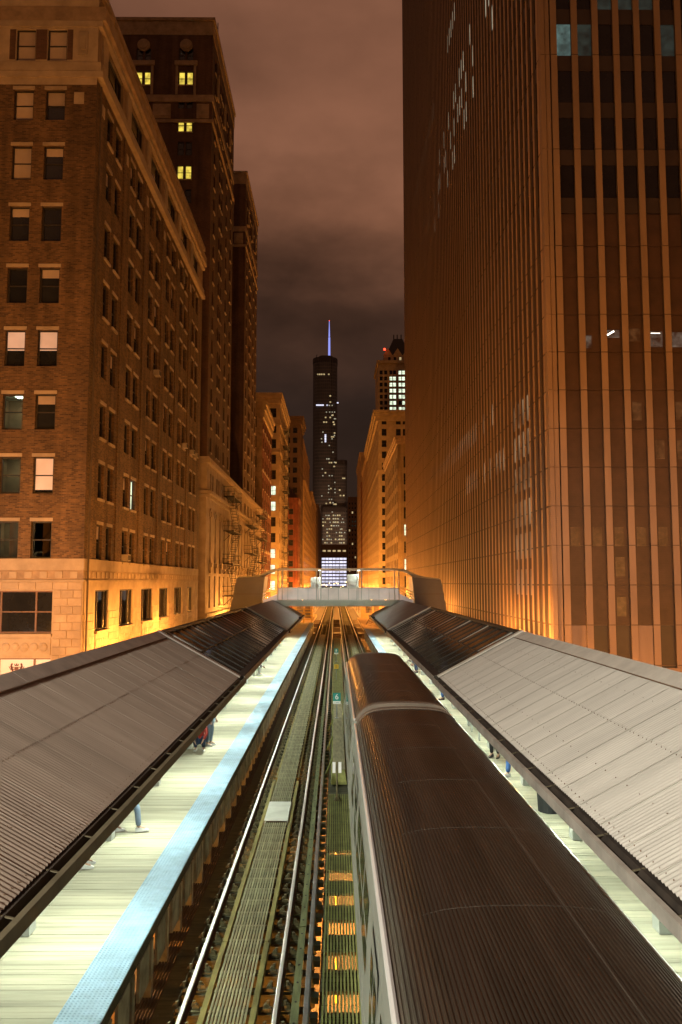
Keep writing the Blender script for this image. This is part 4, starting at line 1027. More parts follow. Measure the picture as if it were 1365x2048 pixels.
    for x in xs:
        for a, c_ in ((SPAN0, 13.0), (13.02, 25.4), (40.5, 60), (60.02, 95)):
            q = MB(); q.box(x - .016, x + .016, a, c_, 6.45, 6.49); q.build("walkway_slat", M['slatc'], w)
    bm_ = MB(); bm_.box(-.36, .36, 0, .135, -.06, -.003); bme = bm_.mesh("board", M['tie'])
    y = SPAN0
    while y < 95:
        for j in range(5 if y < 18 else 7):
            if y + j * .148 < 95: putw("board", bme, w, (.12, y + j * .148, 6.45))
        y += 1.36 if y < 20 else 1.06
    for x in (-.2, .44):
        q = MB(); q.box(x - .06, x + .06, SPAN0, 95, 6.2, 6.385); q.build("stringer", M['tie'], w)
    # side walkway beside the left platform
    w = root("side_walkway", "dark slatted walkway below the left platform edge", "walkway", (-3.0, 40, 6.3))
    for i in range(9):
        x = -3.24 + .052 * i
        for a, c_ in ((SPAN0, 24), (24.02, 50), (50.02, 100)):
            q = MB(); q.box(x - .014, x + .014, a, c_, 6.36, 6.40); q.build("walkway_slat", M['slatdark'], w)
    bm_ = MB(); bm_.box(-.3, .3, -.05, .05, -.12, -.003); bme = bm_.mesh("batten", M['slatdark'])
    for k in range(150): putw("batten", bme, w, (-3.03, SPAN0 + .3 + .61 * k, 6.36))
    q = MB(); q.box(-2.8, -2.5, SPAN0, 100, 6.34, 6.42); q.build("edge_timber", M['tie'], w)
    # covered trough on the centre line
    t = root("cable_trough", "raised timber cable trough on the centre walkway", "trough", (.11, 33, 6.5))
    q = MB(); q.prism([(-.16, 6.50), (-.08, 7.0), (.29, 7.0), (.37, 6.50)], 26.5, 40.4); q.build("trough_body", M['slatc'], t)
    q = MB(); q.prism([(-.10, 7.003), (.31, 7.003), (.31, 7.03), (-.10, 7.03)], 26.4, 40.5); q.build("lid", M['slat'], t)
    for y in (28, 32, 36):
        q = MB(); q.bar((-.35, y, 6.45), (-.11, y + .25, 6.95), .05, .05); q.build("brace", M['slatc'], t)
tracks()

def platform(side):
    L = side < 0
    edge = -2.97 if L else 3.38
    s = -1 if L else 1
    y1 = 110 if L else 96
    p = root("platform", "left timber platform with pale blue tactile edge" if L else "right timber platform seen beyond the train", "platform", (edge + s * 2.5, 50, 7.5), kind='structure')
    inner = edge + s * .6; outer = edge + s * 5.4
    rng = random.Random(21 + L)
    pm = {}
    x0, x1 = sorted((inner, outer)); n = 0; far = MB(); y = 5.
    joints = [.0, .37, .62, .2, .8]
    while y < y1:
        if n < 280:
            cut = x0 + (x1 - x0) * rng.choice((.33, .45, .6, .72, 1.0))
            a = MB()
            key = round((cut - x0) / (x1 - x0), 2)
            if key not in pm:
                q = MB(); q.box(x0, cut - .004, 0, .137, -.05, 0); 
                if key < 1: q.box(cut + .004, x1, 0, .137, -.052, -.003)
                q.v = [(v[0] - p.location.x, v[1], v[2]) for v in q.v]; pm[key] = q.mesh("plank", M['plank'])
            putw("plank", pm[key], p, (p.location.x, y, 7.5 + rng.uniform(-.003, .002)))
        else: far.box(x0, x1, y, y + .137, 7.45, 7.5)
        n += 1; y += .143
    far.build("far_planks", M['plank'], p, kind='stuff')
    # tactile tiles with truncated domes
    q = MB(); ww = .606; q.box(-.298, .298, 0, ww, -.03, 0)
    for i in range(10):
        for j in range(10):
            cx, cy = -.27 + .06 * i, .033 + .06 * j; a, c = .018, .011; z = .007
            q.add([(cx - a, cy - a, 0), (cx + a, cy - a, 0), (cx + a, cy + a, 0), (cx - a, cy + a, 0), (cx - c, cy - c, z), (cx + c, cy - c, z), (cx + c, cy + c, z), (cx - c, cy + c, z)], [(4, 5, 6, 7), (0, 1, 5, 4), (1, 2, 6, 5), (2, 3, 7, 6), (3, 0, 4, 7)])
    tme = q.mesh("tactile_tile", M['tactile']); y = 5.
    while y < y1 - .6: putw("tactile_tile", tme, p, (edge + s * .3, y, 7.505)); y += .61
    # edge beam, fascia boards and posts below
    q = MB(); a, c = sorted((edge + s * .02, edge + s * .2)); q.box(a, c, 5, y1, 7.27, 7.445); q.build("edge_beam", M['tie'], p)
    y = 5.4
    fm = MB(); a, c = sorted((s * .01, s * .06)); fm.box(a, c, 0, .62, -.83, -.24); fme = fm.mesh("edge_board", M['fascia'])
    pm_ = MB(); a, c = sorted((s * .0, s * .16)); pm_.box(a, c, 0, .16, -1.15, -.235); pme = pm_.mesh("post", M['fascia'])
    while y < y1 - 1:
        if L: putw("edge_board", fme, p, (edge, y, 7.5))
        putw("post", pme, p, (edge, y + .72, 7.5)); y += 1.02 if y > 26 else 1.22
    q = MB()
    for xx in (edge + s * .6, edge + s * 3, edge + s * 5.2): q.box(xx - .1, xx + .1, 5, y1, 7.15, 7.44)
    q.build("joist", M['tie'], p)
    # unseen back wall of the platform, raised to block the sodium light
    q = MB(); a, c = sorted((outer - s * .06, outer)); q.box(a, c, 5, y1, 7.5, 9.95); q.build("light_block_windbreak", M['column'], p)
    return p
platform(-1); platform(1)

# ---- canopies
def canopy(side):
    L = side < 0; s = side
    xe = 3.12 if L else 3.34      # roof edge
    xr = 5.72 if L else 6.05      # ridge
    xb = 8.4 if L else 8.75
    ze, zr = 9.99, 11.4
    who = "left" if L else "right"
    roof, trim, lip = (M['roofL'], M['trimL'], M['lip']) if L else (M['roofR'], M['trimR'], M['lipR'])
    y_end = 26.0
    def Pz(x): return ze + (x - xe) / (xr - xe) * (zr - ze)
    def slope_frame(t): x = xe + (xr - xe) * t; return x, Pz(x)
    # ---------- near corrugated roof
    c = root("platform_canopy", ("brown" if L else "grey white") + " corrugated metal canopy roof over the " + who + " platform, nearest section", "canopy", (s * xr, 14, 7.5), "platform canopies")
    sw, nc = .87, 10
    def sheet(t0, t1, lift, back=False):
        q = MB(); N = nc * 6
        for i in range(N + 1):
            yy = sw * i / N * 1.012; h = .0095 * math.sin(2 * PI * nc * i / N)
            for t in (t0, t1):
                x, z = slope_frame(t)
                if back: x = 2 * xr - x
                q.v.append((s * (x - xr), yy, z + h + lift - zr))
        for i in range(N):
            q.f.append((2 * i, 2 * i + 2, 2 * i + 3, 2 * i + 1)); q.mi.append(0)
        me = q.mesh("roof_sheet", roof); me.polygons.foreach_set('use_smooth', [True] * len(me.polygons)); return me
    lo, hi = sheet(0, .515, 0), sheet(.5, 1.0, .006)
    bl = sheet(0, 1, 0, True)
    y = y_end - sw
    rng = random.Random(5)
    sc = MB()
    while y > 3.0:
        for me in (lo, hi, bl):
            o = putw("roof_sheet", me, c, (s * xr, y, zr + rng.uniform(-.002, .003)))
        for t in (.03, .22, .49, .74, .97):
            x, z = slope_frame(t)
            nn = 5 if t in (.49, .03) else 2
            for k in range(nn):
                yy = y + sw * (k + .5) / nn + rng.uniform(-.02, .02); rr = rng.uniform(.0035, .0068)
                sc.tube((s * x, yy, z + .006), (s * x, yy, z + .021), rr, 6)
        # lap seam: a thin proud strip where two sheets meet
        q = MB(); q.bar((s * (xe + .01), y, ze + .018), (s * (xr - .1), y, Pz(xr - .1) + .020), .012, .005); q.build("lap_seam", roof, c)
        y -= sw
    sc.build("screw_heads", M['screw'], c, kind='stuff')
    # ridge cap, gable trim
    for k in range(4):
        a = 2.6 + k * 5.85; q = MB()
        q.prism([(s * (xr - .3), Pz(xr - .3) + .035), (s * xr, zr + .05), (s * (xr + .3), Pz(xr - .3) + .035), (s * (xr + .3), Pz(xr - .3) + .05), (s * xr, zr + .075), (s * (xr - .3), Pz(xr - .3) + .05)], a, a + 5.84); q.build("ridge_cap", trim, c)
    q = MB(); q.bar((s * (xr - .3), 2.6, Pz(xr - .3) + .03), (s * (xr - .3), y_end - .1, Pz(xr - .3) + .03), .03, .02); q.build("ridge_seal", M['screw'], c)
    q = MB(); q.bar((s * (xe - .05), y_end, ze + .03), (s * xr, y_end, zr + .08), .26, .05); q.bar((s * (2 * xr - xe), y_end, ze + .03), (s * xr, y_end, zr + .08), .26, .05); q.build("gable_trim", trim, c)
    q = MB()
    for k in range(9): t = (k + .5) / 9; x, z = slope_frame(t); q.tube((s * x, y_end - .04, z + .05), (s * x, y_end - .04, z + .082), .02, 6)
    q.build("trim_screws", M['screw'], c, kind='stuff')
    # gutter
    gx0, gx1 = xe - .02, xe - .15
    q = MB(); q.box(*sorted((s * (xe + .03), s * (xe + .06))), 2.6, y_end, ze - .14, ze + .0); q.build("eave_closure", M['gutter'], c)
    q = MB(); q.prism([(s * (gx0 + .05), ze - .03), (s * (gx0 + .05), ze - .14), (s * gx1, ze - .14), (s * gx1, ze - .13), (s * (gx0 - .05), ze - .12), (s * (gx0 - .03), ze - .02)], 2.6, y_end); q.build("gutter", M['gutter'], c)
    q = MB(); q.box(*sorted((s * gx1, s * (gx1 - .07))), 2.6, y_end + .25, ze - .19, ze - .035); q.build("gutter_lip", lip, c)
    for k in range(20):
        y = y_end - .6 - 1.18 * k
        if y < 3: break
        q = MB(); q.bar((s * (gx0 + .02), y, ze - .02), (s * gx1, y, ze - .05), .028, .012); q.build("gutter_bracket", M['lip'], c)
    # structure below
    def frame_below(root_, ya, yb, stepy):
        y = ya + 1.0
        while y < yb:
            for xx in ((4.95 if L else 5.25),):
                q = MB(); q.box(s * xx - .08, s * xx + .08, y - .08, y + .08, 7.52, 10.62); q.box(s * xx - .14, s * xx + .14, y - .14, y + .14, 7.51, 7.75); q.build("column", M['column'], root_)
            q = MB(); q.bar((s * (xe + .05), y, ze - .12), (s * xr, y, zr - .1), .1, .16); q.bar((s * (2 * xr - xe), y, ze - .12), (s * xr, y, zr - .1), .1, .16); q.build("rafter", M['column'], root_)
            y += stepy
    frame_below(c, 3, y_end, 4.6)
    # ---------- glazed section
    ya, yb = 26.25, 50.6
    c = root("platform_canopy", "dark glass skylight canopy with thin ribs over the " + who + " platform", "canopy", (s * xr, 38, 7.5), "platform canopies")
    n = 22; st = (yb - ya) / n; dz = -.03
    pm = {}
    for t0, t1 in ((0.06, .52), (.535, 1.0)):
        x0, z0 = slope_frame(t0); x1, z1 = slope_frame(t1); q = MB()
        pts = [(s * (x0 - xr), 0, z0 - zr + dz), (s * (x1 - xr), 0, z1 - zr + dz), (s * (x1 - xr), st - .05, z1 - zr + dz), (s * (x0 - xr), st - .05, z0 - zr + dz)]
        low = [(a, b_, d - .02) for a, b_, d in pts]
        q.add(pts + low, [(0, 1, 2, 3), (7, 6, 5, 4), (0, 4, 5, 1), (1, 5, 6, 2), (2, 6, 7, 3), (3, 7, 4, 0)]); pm[t0] = q.mesh("skylight_pane", M['skyl'])
    for i in range(n):
        for me in pm.values(): 
            o = putw("skylight_pane", me, c, (s * xr, ya + i * st + .025, zr)); o.rotation_euler = (rng.uniform(-.004, .004), rng.uniform(-.004, .004), 0)
            o = putw("skylight_pane", me, c, (s * xr, ya + i * st + st - .025, zr)); o.rotation_euler = (0, 0, PI)
    for i in range(n + 1):
        y = ya + i * st; q = MB(); q.bar((s * xe, y, ze + dz), (s * xr, y, zr + dz + .02), .035, .035); q.bar((s * (2 * xr - xe), y, ze + dz), (s * xr, y, zr + dz + .02), .05, .06); q.build("glazing_rib", M['rib'], c)
    x, z = slope_frame(.53); q = MB(); q.bar((s * x, ya, z + dz), (s * x, yb, z + dz), .06, .05); q.build("purlin", M['rib'], c)
    q = MB(); q.bar((s * xr, ya, zr + .0), (s * xr, yb, zr + .0), .16, .1); q.build("ridge_cap", M['rib'], c)
    q = MB(); q.box(*sorted((s * (xe - .14), s * (xe + .24))), ya, yb, ze - .12, ze + .03); q.build("eave_beam", M['gutter'], c)
    q = MB(); q.box(*sorted((s * (xe - .16), s * (xe - .142))), ya, yb, ze - .2, ze - .0); q.build("eave_flashing", M['lipR'], c)
    frame_below(c, ya, yb, 4.2)
    # ---------- far plain metal section by the footbridge
    ya, yb = 50.9, 76.
    c = root("platform_canopy", "smooth grey metal canopy roof by the footbridge over the " + who + " platform", "canopy", (s * xr, 62, 7.5), "platform canopies")
    zt = -.02
    for i in range(8):
        a = ya + i * (yb - ya) / 8; e = a + (yb - ya) / 8 - .02; q = MB()
        q.prism([(s * xe, ze + zt), (s * xr, zr + zt), (s * xr, zr + zt + .05), (s * xe, ze + zt + .05)], a, e); q.build("roof_panel", M['greyroof'], c)
        q = MB(); q.prism([(s * (2 * xr - xe), ze + zt), (s * xr, zr + zt), (s * xr, zr + zt + .05), (s * (2 * xr - xe), ze + zt + .05)], a, e); q.build("roof_panel", M['greyroof'], c)
    q = MB(); q.box(*sorted((s * (xe - .22), s * (xe - .02))), ya, yb, ze - .16, ze - .02); q.build("gutter", M['gutter'], c)
    q = MB(); q.box(*sorted((s * (xe - .25), s * (xe - .22))), ya, yb, ze - .18, ze + .02); q.build("gutter_lip", M['lip'], c)
    q = MB(); q.bar((s * (xe - .05), ya - .02, ze + .06), (s * xr, ya - .02, zr + .08), .1, .06); q.build("gable_trim", M['trimR'], c)
    frame_below(c, ya, yb, 4.6)
    # tubes under the roof
    tub = root("tube_lamp", "fluorescent tube lamp under the " + who + " platform canopy", "lamp", (s * 3.95, 8, 9.75), "platform tube lamps")
    h = MB(); h.box(-.09, .09, -.7, .7, .05, .12); put("housing", h.mesh("housing", M['column']), tub)
    h = MB(); h.tube((0, -.66, .02), (0, .66, .02), .025, 8); put("tube", h.mesh("tube", M['tube']), tub)
    l_ = light('AREA', (0, 0, -.03), P_TUBE, TUBE, tub, shape='RECTANGLE'); l_.data.size = .12; l_.data.size_y = 1.3
    for k in range(1, 15):
        copy_tree(tub, (s * 3.95, 8 + 5.0 * k, 9.75))
canopy(-1); canopy(1)

# ---- the footbridge
def footbridge():
    Y = 73.; X0, X1 = -5.3, 5.8
    b = root("footbridge", "pale steel footbridge with glazed parapet crossing above both tracks", "footbridge", (.25, Y + 1.5, 6.5))
    q = MB(); q.box(X0 - .3, X1 + .3, Y, Y + .14, 10.88, 11.36); q.box(X0 - .3, X1 + .3, Y - .06, Y + .2, 11.28, 11.38); q.box(X0 - .3, X1 + .3, Y - .06, Y + .2, 10.84, 10.92); q.build("beam", M['bridge'], b)
    q = MB(); q.box(X0 - .3, X1 + .3, Y + 2.9, Y + 3.05, 10.88, 11.36); q.build("beam", M['bridge'], b)
    q = MB(); q.box(X0 - .3, X1 + .3, Y + .21, Y + 2.88, 11.0, 11.2); q.build("deck", M['bridge'], b)
    n = 12; w = (X1 - X0) / n
    pm = MB(); pm.box(.03, w - .03, 0, .03, 11.44, 12.46); pme = pm.mesh("parapet_panel", M['panel'])
    for yy in (Y + .02, Y + 3.0):
        for i in range(n): putw("parapet_panel", pme, b, (X0 + i * w, yy, 0))
    for i in range(n + 1):
        q = MB(); q.box(X0 + i * w - .02, X0 + i * w + .02, Y - .03, Y + .06, 11.38, 12.5); q.build("baluster", M['bridge'], b)
    q = MB(); q.box(X0, X1, Y - .03, Y + .08, 12.47, 12.54); q.box(X0, X1, Y + 2.98, Y + 3.08, 12.47, 12.54); q.build("handrail", M['bridge'], b)
    for x in (X0 + .02, X0 + .42, -1.75, -1.35, 1.1, 1.95, 2.35, X1 - .42, X1 - .02):
        if x == 1.1: continue
        q = MB(); q.tube((x, Y + .05, 10.9), (x, Y + .05, 14.1), .055, 8); q.build("post", M['bridge'], b)
    for x in (X0 + .2, -1.5, 2.15, X1 - .2):
        q = MB(); q.tube((x, Y + 3.0, 10.9), (x, Y + 3.0, 14.1), .05, 8); q.build("post", M['bridge'], b)
    # the curved top rail, swooping down to the stair roofs
    def swoop(yy, r_):
        q = MB(); pts = [(-8.9, 13.45), (-7.6, 13.5), (-6.8, 13.66), (-6.2, 13.95), (-5.7, 14.15), (-5.0, 14.22), (5.5, 14.22), (6.2, 14.15), (6.75, 13.95), (7.4, 13.62), (8.2, 13.45), (9.5, 13.3)]
        for p, c in zip(pts, pts[1:]): q.bar((p[0], yy, p[1]), (c[0], yy, c[1]), .2, .17)
        return q.build("top_rail", M['bridge'], b)
    swoop(Y + .05, .1); swoop(Y + 3.0, .1)
    q = MB(); q.box(X0, X1, Y + .2, Y + 2.85, 14.16, 14.22); q.build("roof", M['panel'], b)
    # stair enclosures at both ends
    for s, p in ((-1, [(-9.0, 13.4), (-6.45, 13.55), (-6.75, 10.9), (-9.6, 10.3)]), (1, [(9.6, 13.25), (6.95, 13.5), (7.2, 10.9), (10.1, 10.3)])):
        q = MB(); q.prism(p, Y - .3, Y + 3.2); q.build("stair_cladding", M['bpanel'], b)
        zt = 11.95; q = MB(); f = lambda i, j, z: p[i][0] + (p[j][0] - p[i][0]) * (z - p[i][1]) / (p[j][1] - p[i][1])
        q.box(*sorted((f(1, 2, zt), f(0, 3, zt))), Y - .312, Y - .301, zt, zt + .03); q.build("cladding_joint", M['joint'], b)
        # sloping stair parapet between bridge and enclosure
        xa, xb = (X0, -6.6) if s < 0 else (X1, 7.1)
        for z0, z1, m in ((11.1, 11.75, 'panel'), (11.9, 11.97, 'bridge'), (12.15, 12.22, 'bridge'), (12.42, 12.5, 'bridge')):
            q = MB(); q.add([(xa, Y, z0 + .25), (xb, Y, z0 - .35), (xb, Y, z1 - .35), (xa, Y, z1 + .25), (xa, Y + .06, z0 + .25), (xb, Y + .06, z0 - .35), (xb, Y + .06, z1 - .35), (xa, Y + .06, z1 + .25)], [(0, 1, 2, 3), (7, 6, 5, 4), (0, 4, 5, 1), (1, 5, 6, 2), (2, 6, 7, 3), (3, 7, 4, 0)])
            q.build("stair_panel" if m == 'panel' else "stair_rail", M[m], b)
        q = MB(); q.box(*sorted((s * 7.8, s * 8.8)), Y, Y + 3, 0, 10.4); q.build("stair_tower", M['bpanel'], b)
        q = MB(); x = s * 5.6; q.box(x - .15, x + .15, Y + .3, Y + .6, 7.5, 10.9); q.build("leg", M['bridge'], b)
    for x in (-1.5, 2.15):
        l_ = light('AREA', (x - WL[b.name][0], 0, 14.1 - 6.5), 130, TUBE, b, shape='RECTANGLE'); l_.data.size = .3; l_.data.size_y = 1.6
        q = MB(); q.box(x - .1, x + .1, Y + 1.0, Y + 2.4, 14.11, 14.155); q.build("ceiling_lamp", M['tube'], b)
    for x0, x1, z0, z1, lab in ((1.05, 2.1, 12.55, 13.75, "white information board standing on the footbridge right of its middle"), (-2.35, -1.45, 12.55, 13.5, "smaller white information board on the footbridge left of its middle")):
        r_ = root("information_board", lab, "board", ((x0 + x1) / 2, Y + 1.6, 11.2))
        q = MB(); q.box(x0, x1, Y + 1.5, Y + 1.7, z0, z1); q.build("board", M['bwhite'], r_)
        q = MB(); q.box(x0 + .1, x0 + .18, Y + 1.55, Y + 1.65, 11.2, z0); q.box(x1 - .18, x1 - .1, Y + 1.55, Y + 1.65, 11.2, z0); q.build("leg", M['bridge'], r_)
        q = MB(); q.box(x0 + .06, x1 - .06, Y + 1.49, Y + 1.498, z0 + .06, z1 - .06); q.build("board_face", M['bface'], r_)
footbridge()

# ---- the platform ends beyond the footbridge
def end_things():
    r_ = root("end_railing", "yellow railing across the far end of the left platform", "railing", (-4.5, 108, 7.5))
    q = MB()
    for z in (8.0, 8.5, 9.0, 9.4): q.tube((-6.4, 108, z), (-3.2, 108, z), .05, 6)
    q.build("rail", M['railing'], r_)
    for x in (-6.4, -5.3, -4.3, -3.2): q = MB(); q.tube((x, 108, 7.5), (x, 108, 9.4), .06, 6); q.build("post", M['railing'], r_)
    r_ = root("end_fence", "orange lit timber fence with fan shaped slats at the far end of the right platform", "fence", (5.2, 97, 7.5))
    for k in range(9):
        a = R(10 + 20 * k) if k < 5 else R(10 + 20 * 4); q = MB(); q.bar((5.4, 97, 7.6), (5.4 - 1.7 * math.cos(R(10 + 10 * k)), 97, 7.6 + 1.7 * math.sin(R(10 + 10 * k))), .08, .06); q.build("slat", M['fence'], r_)
    q = MB()
    for rr in (1.7, 1.2, .7):
        for k in range(8):
            a, c = R(10 + 10 * k), R(20 + 10 * k); q.bar((5.4 - rr * math.cos(a), 97.05, 7.6 + rr * math.sin(a)), (5.4 - rr * math.cos(c), 97.05, 7.6 + rr * math.sin(c)), .06, .07)
    q.build("arc", M['fence'], r_)
    q = MB(); q.box(5.6, 8.6, 96.9, 97.1, 7.5, 9.3); q.build("panel", M['fence'], r_)
    q = MB(); q.box(3.4, 9, 96.2, 126, 7.1, 7.46); tag(q.build("end_deck", M['fence']), "timber service deck beyond the right platform", "deck")
    q = MB(); q.box(-9, -3.3, 110.2, 140, 7.1, 7.46); tag(q.build("end_deck", M['fence']), "timber service deck beyond the left platform", "deck")
    for x, lab in ((-5.2, "orange lit timber signal cabin beside the tracks beyond the left platform"), (5.6, "orange lit timber signal cabin beside the tracks beyond the right platform")):
        h = root("signal_cabin", lab, "cabin", (x, 128, 7.4))
        q = MB(); q.box(x - 1.6, x + 1.6, 126, 130, 7.46, 9.9); q.build("wall", M['fence'], h)
        q = MB(); q.prism([(x - 1.9, 9.9), (x + 1.9, 9.9), (x, 10.6)], 125.7, 130.3); q.build("roof", M['steel'], h)
        q = MB(); q.box(x - .9, x + .1, 125.95, 125.995, 8.2, 9.3); q.build("window", M['roomwarm'], h)
        q = MB(); q.box(x + .4, x + 1.2, 125.95, 125.995, 7.46, 9.4); q.build("door", M['steel'], h)
        light('POINT', (0, -3.2, 2.9), 160, SODIUM, h, .15)
        q = MB(); q.tube((x, 125.0, 10.3), (x, 126, 10.4), .04, 6); q.sphere((x, 124.95, 10.2), .14, 8); q.build("lamp", M['sodium'], h)
end_things()

# ---- signs between the tracks
def text_mesh(txt, size, m, name="lettering"):
    cu = bpy.data.curves.new("t", 'FONT'); cu.body = txt; cu.size = size; cu.align_x = 'CENTER'; cu.align_y = 'CENTER'; cu.extrude = .001; cu.resolution_u = 3
    o = bpy.data.objects.new("t", cu); COL.objects.link(o)
    dg = bpy.context.evaluated_depsgraph_get(); me = bpy.data.meshes.new_from_object(o.evaluated_get(dg)); me.name = name
    bpy.data.objects.remove(o); me.materials.clear(); me.materials.append(m); return me
def berth(digit, y, w, zc, lab):
    r_ = root("berth_sign", lab, "sign", (.05, y, 6.5), "berth signs between the tracks")
    h = w * 1.42
    q = MB(); q.tube((.05, y, 6.5), (.05, y, zc), .025, 8); q.box(-.03, .13, y - .08, y + .08, 6.5 if y > 42 else 7.03, 6.56 if y > 42 else 7.06); q.build("post", M['third'], r_)
    q = MB(); q.box(.05 - w / 2, .05 + w / 2, y - .055, y - .03, zc - h * .25, zc + h * .5); q.build("plate", M['signteal'], r_)
    q = MB(); q.box(.05 - w / 2, .05 + w / 2, y - .055, y - .03, zc - h * .5, zc - h * .25 - .004); q.build("name_strip", M['signwhite'], r_)
    t = put("lettering", text_mesh(digit, w * .98, M['signwhite']), r_, (0, -.06, zc + h * .125 - 6.5), rot=(PI / 2, 0, 0))
    t = put("lettering", text_mesh("CARS", w * .26, M['signteal']), r_, (0, -.06, zc - h * .385 - 6.5), rot=(PI / 2, 0, 0))
berth("6", 36.0, .34, 7.9, "teal berth sign with a white number 6 over a white strip")
berth("8", 66.5, .32, 7.35, "far teal berth sign with a white number 8 over a white strip")
r_ = root("track_sign", "yellow square sign on a thin post between the two berth signs", "sign", (.05, 54.5, 6.5))
q = MB(); q.tube((.05, 54.5, 6.49), (.05, 54.5, 7.4), .022, 8); q.build("post", M['third'], r_)
q = MB(); q.box(-.09, .19, 54.44, 54.47, 7.22, 7.5); q.build("plate", M['signyellow'], r_)
q = MB()
for k in range(3): q.box(-.04, .14, 54.432, 54.438, 7.29 + k * .065, 7.31 + k * .065)
q.build("lettering", M['steel'], r_)
r_ = root("track_sign", "nearest sign post with two narrow white plates either side of its pole", "sign", (.04, 24.7, 6.49))
q = MB(); q.tube((.04, 24.7, 6.49), (.04, 24.7, 7.62), .028, 8); q.prism([(-.05, 6.49), (.13, 6.49), (.08, 6.6), (0, 6.6)], 24.6, 24.8); q.build("post", M['clip'], r_)
for x in (-.095, .085): q = MB(); q.box(x, x + .09, 24.66, 24.68, 7.3, 7.62); q.build("plate", M['signwhite'], r_)

